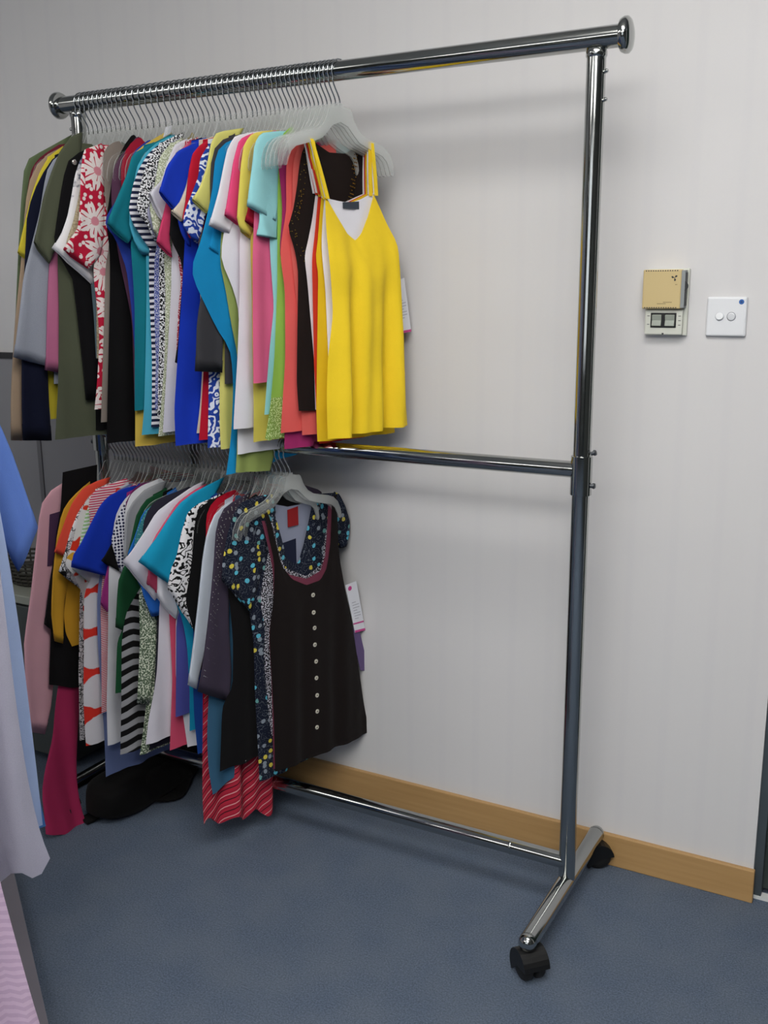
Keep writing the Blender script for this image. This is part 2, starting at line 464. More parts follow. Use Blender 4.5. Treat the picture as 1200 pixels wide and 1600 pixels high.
hv, hf = tube_data(hook_path(), .0016, 7)
HOOK_PROTO = None; BODY_PROTO = None
def hanger(x, z, rz, label, group, wide=1.0):
    global HOOK_PROTO, BODY_PROTO
    r = empty('clothes_hanger', (x, RAILY, z), rz); tag(r, label, 'hanger', group)
    if HOOK_PROTO is None:
        HOOK_PROTO = mesh_obj('hook', hv, hf, WIRE, r)
        BODY_PROTO = prism('hanger_body', OUT, -.0017, .0017, CLEAR, r, .0006)
        for s in (-1, 1): pass
    else:
        for pr in (HOOK_PROTO, BODY_PROTO):
            c = pr.copy(); COL.objects.link(c); c.parent = r
            if pr is BODY_PROTO: c.scale.y = wide
    return r

# ------------------------------------------------------------------ garments
def resample(pts, n, smooth=2):
    p = np.array(pts, float); seg = np.r_[0, np.cumsum(np.linalg.norm(np.diff(p, axis=0), axis=1))]
    t = np.linspace(0, seg[-1], 80)
    q = np.c_[np.interp(t, seg, p[:, 0]), np.interp(t, seg, p[:, 1])]
    for _ in range(smooth*3):
        q[1:-1] = (q[:-2]+2*q[1:-1]+q[2:])/4
    i = np.linspace(0, 79, n)
    return np.c_[np.interp(i, range(80), q[:, 0]), np.interp(i, range(80), q[:, 1])]

def folds(s, v, amp, ph):
    a = np.sin(s*62 + ph) + .6*np.sin(s*113 + 1.7*ph + v*2.2) + .35*np.sin(s*31 - ph*.7 + v*1.1)
    return amp*a*np.clip(v*1.3, 0.05, 1.0)

def make_body(par, G, mat, ph, T):
    near = resample(G['near'], 31); z0 = near[0, 1]; zh = near[-1, 1]
    if 'far' in G: far = resample(G['far'], 31)
    else:
        f = [(min(.17, max(.06, -s)), z) for s, z in near]
        f[-1] = (f[-1][0], zh + G.get('hemfar', 0))
        far = np.array(f)
    nu, nv = 28, 30
    u = np.linspace(0, 1, nu+1)
    V, UV, F, MI = [], [], [], []
    s_top = near[0, 0]*(1-u)+far[0, 0]*u
    hw = (far[0, 0]-near[0, 0])/2; cs = (far[0, 0]+near[0, 0])/2
    lin = near[0, 1]*(1-u)+far[0, 1]*u
    def top(front):
        key = 'tf' if front else 'tb'
        if key in G:
            q = np.array(G[key]); q = q[np.argsort(q[:, 0])]
            return np.interp(s_top, q[:, 0], q[:, 1]) - lin
        if G.get('flat'): return np.zeros_like(u)
        a = np.abs(s_top-cs)
        nw = min(.060, hw*.8)
        h = max(0.0, -.117-z0) if hw > .085 else .004
        slope = np.where(a > nw, h*(1-(a-nw)/max(hw-nw, 1e-4)), h)
        neck = np.where(a < nw, np.sqrt(np.clip(1-(a/nw)**2, 0, 1)), 0)
        prof = slope - neck*(.075 if front else .018)
        arm = np.interp(a, ARM[:, 0], ARM[:, 1])+.005       # cloth lies over the hanger's arms
        return np.where(a > .062, np.maximum(prof, arm-lin), prof)
    fold = G.get('fold', .0040)
    for front in (True, False):
        dt = top(front)
        for j in range(nv+1):
            v = j/nv
            s = near[j, 0]*(1-u)+far[j, 0]*u
            z = near[j, 1]*(1-u)+far[j, 1]*u
            fall = max(0.0, 1-v/.42)
            if 'tf' in G: z = z + dt*max(0.0, 1-v/.55)
            else: z = z + dt*fall**1.15
            if G.get('wavehem'): z = z + G['wavehem']*v**6*np.sin(s*95+.6)
            prof = np.sin(np.pi*np.clip(u, .0, 1))**.55
            t = T*prof*min(1, .25+v*2.5)
            x = (t/2 if front else -t/2) + folds(s, v, fold, ph)*(.4+.6*np.minimum(1, prof+.2))
            x = x + .0008*np.sin(z*40+ph)*(1 if front else -1) + G.get('lean', 0)*v**G.get('leanp', 2) + G.get('dx', 0)*min(1, v*4)
            wv = G.get('wavy', 0)
            for i in range(nu+1):
                V.append((x[i], s[i], z[i])); UV.append((s[i], z[i] + wv*math.sin(s[i]*75+1)))
    W = nu+1; off = W*(nv+1)
    for j in range(nv):
        for i in range(nu):
            a = j*W+i
            F.append((a, a+W, a+W+1, a+1)); MI.append(0)
            F.append((off+a, off+a+1, off+a+W+1, off+a+W)); MI.append(1)
    V = np.array(V)
    # join side seams
    for j in range(nv+1):
        for i in (0, nu):
            a = j*W+i; m = (V[a]+V[off+a])/2; V[a] = m; V[off+a] = m
    o = mesh_obj('body', V, F, mat, par, UV, mats=[mat, G['_back'] or mat], midx=MI)
    G['_grid'] = (V[:off].reshape(nv+1, W, 3), V[off:].reshape(nv+1, W, 3))
    return o

def make_sleeve(par, outer, inner, mat, T, cuffl, ph, cmat=None):
    n = 19; A = resample(outer, n, 1); Bq = resample(inner, n, 1); seg = 18
    V, UV, F = [], [], []
    L = np.r_[0, np.cumsum(np.linalg.norm(np.diff((A+Bq)/2, axis=0), axis=1))]
    def ring(j, k=1.0, kt=1.0):
        a, b = A[j], Bq[j]; m = (a+b)/2; h = (a-b)/2; v = j/(n-1)
        t = T*.5*min(1, .45+v*1.6)*kt; w = np.linalg.norm(h)
        t = min(t, max(w*.9, .003))
        out = []
        for q in range(seg):
            th = 2*math.pi*q/seg; c, s = math.cos(th), math.sin(th)
            pos = m+h*k*(abs(c)**.8*(1 if c >= 0 else -1))
            x = t*(abs(s)**.7)*(1 if s >= 0 else -1)
            x += .0026*v*math.sin(3.1*c*w/.030+ph+v*3)+.0012*v*math.sin(5.7*c*w/.03-ph+v*5)
            out.append((x+.0015, pos[0], pos[1]))
        return out
    for j in range(n):
        for pnt in ring(j): V.append(pnt); UV.append((pnt[1], pnt[2]))
    for j in range(n-1):
        for q in range(seg):
            F.append((j*seg+q, (j+1)*seg+q, (j+1)*seg+(q+1) % seg, j*seg+(q+1) % seg))
    F.append(tuple(range(seg)))
    so = mesh_obj('sleeve', V, F, mat, par, UV)
    # cuff band, a little proud of the sleeve
    js = max(1, int(np.searchsorted(L, L[-1]-cuffl)))
    if js >= n-1: js = n-2
    V, UV, F = [], [], []
    for j in range(js, n):
        for pnt in ring(j, 1.025, 1.22): V.append(pnt); UV.append((pnt[1], pnt[2]+.003))
    m = n-js
    for j in range(m-1):
        for q in range(seg):
            F.append((j*seg+q, (j+1)*seg+q, (j+1)*seg+(q+1) % seg, j*seg+(q+1) % seg))
    # lip back inside
    k0 = len(V)
    for pnt in ring(n-1, .97, .7): V.append((pnt[0], pnt[1], pnt[2]+.004)); UV.append((pnt[1], pnt[2]))
    for q in range(seg): F.append(((m-1)*seg+q, k0+q, k0+(q+1) % seg, (m-1)*seg+(q+1) % seg))
    mesh_obj('cuff', V, F, cmat or mat, so, UV)
    return so

def card(name, quad, x, mat, par, th=.0012, parts=True):
    q = [(y, z) for y, z in quad]
    return prism(name, q, x, x+th, mat, par)

GOLD = plain('gold_bead', 'b79a52', .25, .9)
SILVER = plain('silver_bead', 'd9d6d2', .2, .8)
def beads(name, pts, r, mat, par):
    """scattered small beads sewn on one garment"""
    V, F = [], []
    for (x, y, z) in pts:
        b = len(V)
        V += [(x+r, y, z), (x-r*.3, y+r, z), (x-r*.3, y, z+r), (x-r*.3, y-r, z), (x-r*.3, y, z-r)]
        F += [(b, b+1, b+2), (b, b+2, b+3), (b, b+3, b+4), (b, b+4, b+1)]
    o = mesh_obj(name, V, F, mat, par, smooth=False); o['kind'] = 'stuff'; return o

def garment(G, x, railz, idx, nrow, group):
    T = .0125
    t = empty(G['name'], (x, RAILY, railz), ROT)
    tag(t, G['label'], G['cat'], group)
    rgh = G.get('rough', .85)
    mb = fabric(G.get('mat_body', G['mat']), rgh); ms = fabric(G.get('mat_sl', G['mat']), rgh)
    G['_back'] = fabric(G['mat_back']) if 'mat_back' in G else None
    ph = x*4.5
    body = make_body(t, G, mb, ph, T*(1.6 if 'fold' in G else 1))
    for k, (o, i) in enumerate(G.get('sl', [])):
        make_sleeve(t, o, i, ms, .0105, G.get('cuffl', .011), ph+k, fabric(G['cuffmat']) if 'cuffmat' in G else None)
    if G.get('sl') and not G.get('flat') and 'far' not in G:       # the other sleeve, by the wall
        o, i = G['sl'][0]
        zs = o[0][1]; L = min(.22, zs-o[-1][1])
        make_sleeve(t, [(.10, zs-.004), (.165, zs-.03), (.188, zs-.45*L), (.196, zs-L)], [(.12, zs-.07), (.145, zs-.11), (.150, zs-.55*L-.02), (.150, zs-L-.012)], ms, .0105, G.get('cuffl', .011), ph)
    fg, bg = G['_grid']
    def onfront(y, z):
        d = (fg[:, :, 1]-y)**2+(fg[:, :, 2]-z)**2; j, i = np.unravel_index(np.argmin(d), d.shape); return fg[j, i, 0]
    for a, b in G.get('straps', []):
        w = .0042
        n = 8; V, F = [], []
        for q in range(n+1):
            f = q/n; cy = a[0]+(b[0]-a[0])*f; cz = a[1]+(b[1]-a[1])*f
            for xx in (-.0015, .0015):
                for s in (-1, 1): V.append((xx+.006*math.sin(math.pi*f*.5), cy+s*w, cz))
        for q in range(n):
            k = q*4
            F += [(k+2, k+3, k+7, k+6), (k, k+4, k+5, k+1), (k, k+2, k+6, k+4), (k+1, k+5, k+7, k+3)]
        mesh_obj('strap', V, F, mb, t, [(v[1], v[2]) for v in V], smooth=False)
        V2 = [(-v[0]-.001, v[1]+(.004 if a[0] < 0 else -.004), v[2]) for v in V]
        mesh_obj('strap', V2, [tuple(reversed(f)) for f in F], mb, t, [(v[1], v[2]) for v in V2], smooth=False)
    if 'trim' in G:                                                # beaded neckline band
        tf = np.array(G['tf']); c = resample(tf, 60, 1); pts = []
        rnd = random.Random(3)
        tan = np.gradient(c, axis=0)
        for q in range(300):
            k = rnd.randrange(2, 58); nrm = np.array([tan[k][1], -tan[k][0]]); nrm = nrm/np.linalg.norm(nrm)
            off = -rnd.uniform(.002, .017)
            y, z = c[k]-nrm*off*(1 if True else -1)*-1
            pts.append((onfront(y, z)+.0012, y, z))
        beads('sequin_trim', pts, .0016, GOLD, t)
        near = np.array(G['near']); pts = []
        for q in range(60):
            k = rnd.uniform(0, 1); f = rnd.uniform(.004, .02)
            nr = resample(G['near'], 400, 1)[int(20+k*170)]; pts.append((onfront(nr[0]+f, nr[1])+.002, nr[0]+f, nr[1]))
        beads('sequin_edge', pts, .0016, GOLD, t)
    if 'sequin' in G:
        rnd = random.Random(8); A = resample(G['sl'][0][0], 40, 1); Bq = resample(G['sl'][0][1], 40, 1); pts = []
        for q in range(170):
            k = int(rnd.random()**1.3*37); f = rnd.uniform(.03, .34); p = A[k]*(1-f)+Bq[k]*f
            pts.append((.0065, p[0], p[1]))
        beads('sequins', pts, .0016, SILVER, t)
    if 'buttons' in G:
        bm_ = plain('pearl_button', 'cfcabb', .3)
        for y, z in G['buttons']:
            xx = onfront(y, z)
            bo = lathe_axis('button', [(0, .0052), (.0018, .0056), (.0026, .0046), (.0022, .003), (.0018, .0012)], (xx, y, z), (1, 0, 0), bm_, t, 14)
            lathe_axis('button_eye', [(.0018, .0016), (.0028, .0014)], (xx, y, z), (1, 0, 0), DARK, bo, 8)
    if 'lace' in G:
        nr = resample(G['near'], 31); V, F, UV = [], [], []
        for j in range(26, 31):
            for i in range(0, 29):
                p = fg[j, i]; V.append((p[0]+.0016, p[1]-(.001 if i == 0 else 0), p[2]-(.006*abs(math.sin(i*1.3)) if j == 30 else 0))); UV.append((p[1], p[2]))
        for j in range(4):
            for i in range(28): a = j*29+i; F.append((a, a+29, a+30, a+1))
        mesh_obj('lace_hem', V, F, fabric(G['lace']), t, UV)
    for quad in G.get('ptag', []):
        dark = quad is G['ptag'][-1] and len(G['ptag']) > 1
        mt = plain('purple_card', '5d4a78', .5) if dark else PAPER
        c = card('price_tag', quad, -.004 if not dark else -.008, mt, t)
        c['label'] = 'purple card tag' if dark else 'white card price tag with pink bar'
        if not dark:
            (ay, az), (by, bz), (cy, cz), (dy, dz) = quad
            def lerp(u, v):
                y0 = ay+(by-ay)*u; z0 = az+(bz-az)*u; y1 = dy+(cy-dy)*u; z1 = dz+(cz-dz)*u
                return (y0+(y1-y0)*v, z0+(z1-z0)*v)
            pk = plain('pink_ink', 'c23a86', .5); gy = plain('grey_ink', 'a9abb4', .6)
            card('pink_bar', [lerp(0, .955), lerp(1, .955), lerp(1, 1), lerp(0, 1)], -.0027, pk, c, .0003)
            for q in range(7):
                card('print_line', [lerp(.25, .38+q*.055), lerp(.85 if q % 3 else .6, .38+q*.055), lerp(.85 if q % 3 else .6, .395+q*.055), lerp(.25, .395+q*.055)], -.0027, gy, c, .0003)
            if len(G['ptag']) > 1:
                card('pink_bar', [lerp(0, .8), lerp(1, .8), lerp(1, .83), lerp(0, .83)], -.0027, pk, c, .0003)
                cc = lerp(.32, .09)
                lathe_axis('round_mark', [(0, .006), (.0008, .006)], (-.0028, cc[0], cc[1]), (1, 0, 0), pk, c, 16)
    if 'card' in G:
        c = card('swing_tag', G['card'], .0085, plain('aubergine_card', '4d3250', .5), t); c['label'] = 'dark purple card tag'
    for a, b in G.get('tags', []):
        card('care_label', [(a[0], a[1]), (b[0], a[1]), (b[0], b[1]), (a[0], b[1])], .012, PAPER, t)
    if 'tab' in G:
        y, z = G['tab']; card('size_tab', [(y-.012, z-.012), (y+.008, z-.002), (y+.014, z+.016), (y-.004, z+.010)], .006, PAPER, t)
    if 'badge' in G:
        y, z = G['badge']
        lathe_axis('clip', [(0, .006), (.003, .006), (.004, .004)], (.0075, y, z), (1, 0, 0), SILVER, t, 10)
    if 'flower' in G:
        y, z = G['flower']
        V = [(.009, y, z)]; F = []
        for q in range(20):
            a = 2*math.pi*q/20; r = .0045+.0035*math.cos(5*a); V.append((.0075, y+math.cos(a)*r, z+math.sin(a)*r))
        for q in range(20): F.append((0, 1+q, 1+(q+1) % 20))
        mesh_obj('flower_badge', V, F, PAPER, t, smooth=False)
    for key, hx in (('label_red', '8e1f22'), ('label_navy', '1b2036'), ('label_in', '3c424c')):
        if key in G:
            (y0, z0), (y1, z1) = G[key]
            d = (bg[:, :, 1]-(y0+y1)/2)**2+(bg[:, :, 2]-(z0+z1)/2)**2; j, i = np.unravel_index(np.argmin(d), d.shape)
            card('inside_label', [(y0, z0), (y1, z0+.004), (y1, z1), (y0, z1)], bg[j, i, 0]+.0025, fabric('s:'+hx), t, .0012)
    return t

# outlines in metres: (distance from the rail line, height from the rail)
UPPER = [
    {'name': 'cardigan', 'label': 'olive green cardigan, leftmost garment on the upper rail', 'cat': 'cardigan', 'mat': 's:5d6b4c', 'near': [(-.1232,-.1248),(-.1342,-.2108),(-.1564,-.3853),(-.1817,-.5932),(-.1927,-.7147)], 'sl': [([(-.034,-.0742),(-.1131,-.1183),(-.1495,-.1354),(-.1626,-.1589),(-.1781,-.2416),(-.1951,-.3566),(-.215,-.5022),(-.2233,-.5909)],[(-.0771,-.1526),(-.1238,-.239),(-.1537,-.356),(-.18,-.5032),(-.1946,-.5925)])]},
    {'name': 'tee', 'label': 'maroon top showing as a thin sliver beside the leftmost olive cardigan', 'cat': 'top', 'mat': 's:6e2132', 'near': [(-.0809,-.1023),(-.1319,-.1335),(-.1547,-.1591),(-.1707,-.2136),(-.1902,-.3568),(-.2068,-.5023),(-.2205,-.6507)]},
    {'name': 'long_sleeve_top', 'label': 'tan long-sleeved top with ribbed cuff, far left on the upper rail', 'cat': 'top', 'mat': 's:a8917a', 'near': [(-.1302,-.1329),(-.1565,-.2135),(-.2049,-.5022),(-.2303,-.7097)], 'sl': [([(-.088,-.1096),(-.1368,-.1348),(-.1687,-.1749),(-.1861,-.2292),(-.2131,-.386),(-.2363,-.5013),(-.2594,-.6472),(-.2672,-.7138),(-.2718,-.7782)],[(-.1011,-.1674),(-.1463,-.2413),(-.1816,-.3858),(-.2144,-.502),(-.2359,-.649),(-.2421,-.7162),(-.2481,-.7809)])], 'cuffl': .045},
    {'name': 'tee', 'label': 'lemon yellow short-sleeved tee at the left end of the upper rail', 'cat': 't-shirt', 'mat': 's:d3c13a', 'near': [(-.1355,-.1384),(-.1486,-.2137),(-.1677,-.357),(-.1821,-.5921),(-.1801,-.7367)], 'sl': [([(-.0944,-.1083),(-.132,-.1339),(-.1573,-.1694),(-.1802,-.2155),(-.201,-.2726),(-.2201,-.3295),(-.2266,-.3494)],[(-.1018,-.1569),(-.1293,-.2126),(-.1472,-.2704),(-.1772,-.3214),(-.2036,-.369)])]},
    {'name': 'long_sleeve_top', 'label': 'dark navy long-sleeved top hanging behind the heather grey sleeve', 'cat': 'top', 'mat': 's:10142a', 'near': [(-.1281,-.1429),(-.1437,-.2851),(-.1627,-.5032),(-.1757,-.6523)], 'sl': [([(-.1037,-.1213),(-.1409,-.1439),(-.1806,-.2024),(-.2075,-.2595),(-.2324,-.4292),(-.2518,-.5877),(-.2627,-.7052),(-.2662,-.7769)],[(-.1134,-.1586),(-.1355,-.2278),(-.1501,-.2853),(-.1725,-.4297),(-.1884,-.5913),(-.1924,-.7117),(-.194,-.7853)])]},
    {'name': 'sweatshirt', 'label': 'heather grey top with a wide loose sleeve on the upper rail', 'cat': 'sweatshirt', 'mat': 'h:a7abb6:8d929f', 'near': [(-.1299,-.144),(-.1454,-.2856),(-.1707,-.5028),(-.1869,-.6509)], 'sl': [([(-.0954,-.116),(-.1355,-.1347),(-.1601,-.1629),(-.173,-.2026),(-.1874,-.2591),(-.2163,-.3372),(-.2406,-.4009),(-.2622,-.5002),(-.2822,-.5827)],[(-.1055,-.1589),(-.1296,-.214),(-.1377,-.2711),(-.1548,-.3574),(-.1663,-.4153),(-.1772,-.5027),(-.19,-.6117)])]},
    {'name': 'long_sleeve_top', 'label': 'dusty pink sleeve beside the long olive shirt on the upper rail', 'cat': 'top', 'mat': 's:b6688a', 'near': [(-.1125,-.1435),(-.1387,-.3575),(-.1669,-.5917),(-.1752,-.6512)], 'sl': [([(-.0973,-.1171),(-.1287,-.1448),(-.1563,-.2442),(-.1765,-.3296),(-.1891,-.401),(-.1987,-.4729),(-.2121,-.5892),(-.2177,-.6154)],[(-.0974,-.1563),(-.1208,-.2425),(-.1476,-.3289),(-.1667,-.401),(-.1698,-.4735),(-.1799,-.591),(-.186,-.6234)])]},
    {'name': 'shirt', 'label': 'long olive drab shirt with short sleeves, left half of the upper rail', 'cat': 'shirt', 'mat': 's:565a48', 'near': [(-.1177,-.106),(-.1526,-.2167),(-.1744,-.3583),(-.1811,-.4732),(-.1995,-.6488),(-.2173,-.7782)], 'sl': [([(-.0898,-.0813),(-.1199,-.0939),(-.1516,-.131),(-.1796,-.1839),(-.2011,-.2333),(-.2184,-.2893),(-.2312,-.3285)],[(-.1015,-.1435),(-.118,-.1867),(-.1357,-.2438),(-.1523,-.2869),(-.1719,-.3299),(-.1981,-.3756)])]},
    {'name': 'long_sleeve_top', 'label': 'black long-sleeved top with a silver clip near its shoulder', 'cat': 'top', 'mat': 's:0b0a0d', 'near': [(-.103,-.1376),(-.1127,-.3577),(-.11,-.5942),(-.1202,-.765)], 'sl': [([(-.0815,-.1149),(-.1219,-.1322),(-.1457,-.1506),(-.1608,-.1972),(-.1773,-.2604),(-.1966,-.3378),(-.1745,-.3756),(-.1541,-.4013),(-.1474,-.5178),(-.1427,-.6223),(-.1399,-.6907)],[(-.0885,-.1602),(-.106,-.2147),(-.1205,-.272),(-.1285,-.3292),(-.1189,-.3722),(-.0991,-.4158),(-.0992,-.46),(-.1018,-.5344),(-.1073,-.6247),(-.111,-.6932)])], 'badge': (-.1316,-.1523)},
    {'name': 'blouse', 'label': 'navy tie-dye blouse with flared white sleeve beside the red floral top', 'cat': 'blouse', 'mat': 't:f0eef0:27365e', 'near': [(-.1018,-.1384),(-.1082,-.2579),(-.1177,-.4159),(-.1164,-.5039),(-.1185,-.5933)], 'sl': [([(-.0971,-.12),(-.1215,-.1414),(-.1409,-.1828),(-.1546,-.2321),(-.1678,-.2745),(-.185,-.3099),(-.2083,-.3426)],[(-.084,-.1607),(-.0916,-.2146),(-.0928,-.2714),(-.0929,-.3144),(-.1008,-.3722),(-.1117,-.4246)])], 'mat_body': 's:5d6f78'},
    {'name': 'blouse', 'label': 'beige crochet blouse tucked behind the red floral top', 'cat': 'blouse', 'mat': 'k:b9ac90:9c8f74:260:.5', 'near': [(-.1073,-.1398),(-.1104,-.2585),(-.1163,-.416),(-.127,-.5924)], 'sl': [([(-.1014,-.1269),(-.126,-.1509),(-.1384,-.2041),(-.1515,-.2465),(-.1678,-.2889),(-.1831,-.3201),(-.1919,-.3482)],[(-.097,-.1736),(-.1004,-.2158),(-.1037,-.2582),(-.1105,-.301),(-.1166,-.3368),(-.1193,-.3698)])]},
    {'name': 'blouse', 'label': 'red blouse with large white flower print on the upper rail', 'cat': 'blouse', 'mat': 'f:c01c3c:efe3e0:d98b98:22', 'near': [(-.0909,-.1134),(-.1023,-.2168),(-.1179,-.3302),(-.1323,-.366),(-.1368,-.4018),(-.1326,-.474),(-.1317,-.5472),(-.1466,-.6504),(-.1581,-.7096)], 'sl': [([(-.094,-.1109),(-.1405,-.1286),(-.1525,-.1786),(-.1598,-.2476),(-.1706,-.3007),(-.1949,-.3264),(-.2091,-.3461)],[(-.0875,-.1324),(-.093,-.2023),(-.0974,-.2587),(-.1035,-.3156),(-.1168,-.3587),(-.1504,-.3875)])], 'sat': 1},
    {'name': 'tee', 'label': 'taupe long top between the red floral blouse and the black dress', 'cat': 'top', 'mat': 's:8b8078', 'near': [(-.0762,-.1078),(-.1069,-.1242),(-.1093,-.2181),(-.1055,-.2738),(-.1054,-.3374),(-.1182,-.3733),(-.1316,-.503),(-.1481,-.6496),(-.1585,-.7388)]},
    {'name': 'dress', 'label': 'long plain black dress with white side tags on the upper rail', 'cat': 'dress', 'mat': 's:0a090b', 'near': [(-.0456,-.0925),(-.0729,-.1225),(-.1001,-.1769),(-.1197,-.2611),(-.1282,-.2865),(-.121,-.3199),(-.1218,-.3736),(-.1262,-.4308),(-.1407,-.5755),(-.1544,-.7081),(-.1622,-.7872)], 'tags': [((-.0796,-.4867),(-.0708,-.509)),((-.086,-.6459),(-.0809,-.6721))]},
    {'name': 'tee', 'label': 'plum purple tee behind the teal tee', 'cat': 't-shirt', 'mat': 's:5b3a52', 'near': [(-.0501,-.0984),(-.079,-.1297),(-.1072,-.1539),(-.1199,-.193),(-.1242,-.2482),(-.1145,-.3597),(-.0914,-.5038),(-.0996,-.7122)]},
    {'name': 'tee', 'label': 'crimson tee whose collar shows above the plum tee', 'cat': 't-shirt', 'mat': 's:a31c35', 'near': [(-.0629,-.1022),(-.0907,-.121),(-.1105,-.1661),(-.1113,-.2208),(-.105,-.3599),(-.0986,-.5035),(-.1135,-.71)]},
    {'name': 'tee', 'label': 'cobalt blue tee peeking out under the teal sleeve', 'cat': 't-shirt', 'mat': 's:2b42a0', 'near': [(-.0525,-.108),(-.0909,-.1331),(-.127,-.2226),(-.1698,-.2764),(-.1774,-.2929),(-.1505,-.3194),(-.1262,-.3887),(-.1207,-.4739),(-.1196,-.5753)]},
    {'name': 'long_tee', 'label': 'mustard yellow long tee showing under the other hems of the upper rail', 'cat': 't-shirt', 'mat': 's:d3b44e', 'near': [(-.0127,-.0837),(-.0829,-.1228),(-.1124,-.1442),(-.1225,-.1718),(-.1232,-.2916),(-.1183,-.4312),(-.1372,-.6469),(-.1476,-.7916)], 'tab': (-.0182,-.0883)},
    {'name': 'tee', 'label': 'teal short-sleeved tee with a banded cuff on the upper rail', 'cat': 't-shirt', 'mat': 's:127786', 'near': [(-.0945,-.1304),(-.1226,-.224),(-.1436,-.334),(-.1421,-.4032),(-.1422,-.4733),(-.1504,-.5872),(-.159,-.7059)], 'sl': [([(-.016,-.0908),(-.0858,-.1243),(-.1265,-.1438),(-.1461,-.1919),(-.1737,-.2403),(-.1956,-.2788),(-.2016,-.2951)],[(-.0508,-.1512),(-.0696,-.1799),(-.0826,-.2217),(-.0956,-.2636),(-.1214,-.299),(-.1534,-.3342)])], 'cuffl': .02},
    {'name': 'tee', 'label': 'aqua blue tee next to the navy striped tee', 'cat': 't-shirt', 'mat': 's:4aa9c4', 'near': [(-.0703,-.1401),(-.0912,-.2503),(-.118,-.3476),(-.1222,-.4314),(-.1348,-.5877),(-.1464,-.7034),(-.1573,-.7614)], 'sl': [([(-.0266,-.0956),(-.0754,-.1177),(-.1086,-.1433),(-.132,-.1744),(-.1454,-.2261),(-.1612,-.2873),(-.1528,-.3264),(-.1288,-.3589)],[(-.0474,-.1518),(-.0664,-.1832),(-.0792,-.2223),(-.0888,-.2639),(-.0945,-.2986),(-.0969,-.3333),(-.1055,-.3599)])]},
    {'name': 'tee', 'label': 'navy and white horizontally striped tee on the upper rail', 'cat': 't-shirt', 'mat': 'b:1d2340:e4e4ea:.0125:.5', 'near': [(-.081,-.1487),(-.1013,-.2514),(-.1231,-.3508),(-.1287,-.4314),(-.1311,-.5875),(-.1401,-.718),(-.1436,-.7442)], 'sl': [([(-.0443,-.1038),(-.0825,-.122),(-.1121,-.1445),(-.1389,-.1785),(-.1575,-.2142),(-.1727,-.2683),(-.1634,-.2947),(-.1396,-.3265),(-.1148,-.3507)],[(-.0612,-.1538),(-.0765,-.182),(-.086,-.2234),(-.0955,-.2648),(-.0974,-.2923),(-.0959,-.3198),(-.0994,-.3476)])]},
    {'name': 'tee', 'label': 'blue tee with tiny white print between striped and floral tees', 'cat': 't-shirt', 'mat': 'k:3f4f9c:c9cde2:420:.5', 'near': [(-.0724,-.1181),(-.0908,-.1437),(-.1137,-.3344),(-.1239,-.3622),(-.1315,-.4734),(-.1342,-.5869),(-.1438,-.7021)]},
    {'name': 'blouse', 'label': 'black blouse with small white flower print on the upper rail', 'cat': 'blouse', 'mat': 'k:14141c:efeff2:250:.47', 'near': [(-.0874,-.1378),(-.1117,-.2532),(-.1236,-.357),(-.1287,-.4316),(-.1317,-.5015),(-.1517,-.7225)], 'sl': [([(-.0408,-.0949),(-.0858,-.1138),(-.1133,-.1308),(-.1361,-.155),(-.1546,-.1892),(-.1728,-.243),(-.1795,-.2697),(-.1569,-.2901),(-.1303,-.3325)],[(-.0714,-.1498),(-.0897,-.1739),(-.1023,-.2123),(-.1108,-.2397),(-.1159,-.2669),(-.1146,-.2966),(-.1175,-.3404)])]},
    {'name': 'tee', 'label': 'lilac grey tee beside the small floral blouse', 'cat': 't-shirt', 'mat': 's:9b9ab4', 'near': [(-.0949,-.146),(-.1158,-.3626),(-.1373,-.5859),(-.1483,-.7002)], 'sl': [([(-.0693,-.1106),(-.1079,-.1418),(-.129,-.1882),(-.1441,-.2421),(-.1654,-.2697),(-.1489,-.3118)],[(-.09,-.1722),(-.106,-.2133),(-.1153,-.254),(-.1275,-.2882),(-.1399,-.325)])]},
    {'name': 'blouse', 'label': 'sage green speckled blouse on the upper rail', 'cat': 'blouse', 'mat': 'k:a3ab8c:e0e2d2:330:.5', 'near': [(-.1092,-.1547),(-.1241,-.2818),(-.139,-.3565),(-.139,-.4316),(-.1508,-.5848),(-.1685,-.6976),(-.1792,-.7571)], 'sl': [([(-.0748,-.1109),(-.1143,-.1329),(-.1371,-.157),(-.15,-.2036),(-.1608,-.2437),(-.1699,-.2599),(-.1594,-.3179)],[(-.0936,-.1707),(-.1089,-.2009),(-.121,-.2349),(-.1327,-.2621),(-.1411,-.2892),(-.1532,-.3231)])]},
    {'name': 'tee', 'label': 'white tee with a pointed sleeve left of the royal blue puff sleeve', 'cat': 't-shirt', 'mat': 's:d9d7e0', 'near': [(-.0906,-.141),(-.1153,-.2686),(-.1327,-.3567),(-.1376,-.4317),(-.1576,-.584),(-.1802,-.7474)], 'sl': [([(-.0773,-.1148),(-.1115,-.131),(-.1337,-.1707),(-.1489,-.2044),(-.1848,-.2365)],[(-.0928,-.1768),(-.1103,-.2151),(-.122,-.2423),(-.1362,-.2589),(-.1546,-.2889)])]},
    {'name': 'tee', 'label': 'raspberry pink tee over a red print top on the upper rail', 'cat': 't-shirt', 'mat': 'k:b03048:e8d8dc:330:.52', 'near': [(-.0967,-.149),(-.1176,-.2693),(-.1304,-.3664),(-.1253,-.4182),(-.1355,-.4731),(-.1476,-.5841)], 'sl': [([(-.0815,-.1189),(-.12,-.151),(-.1448,-.231),(-.1604,-.2712),(-.1798,-.3194),(-.1857,-.3354)],[(-.0958,-.1884),(-.1192,-.2428),(-.1379,-.2769),(-.1491,-.2972),(-.1515,-.3346),(-.147,-.3667)])], 'mat_sl': 's:cc3f68'},
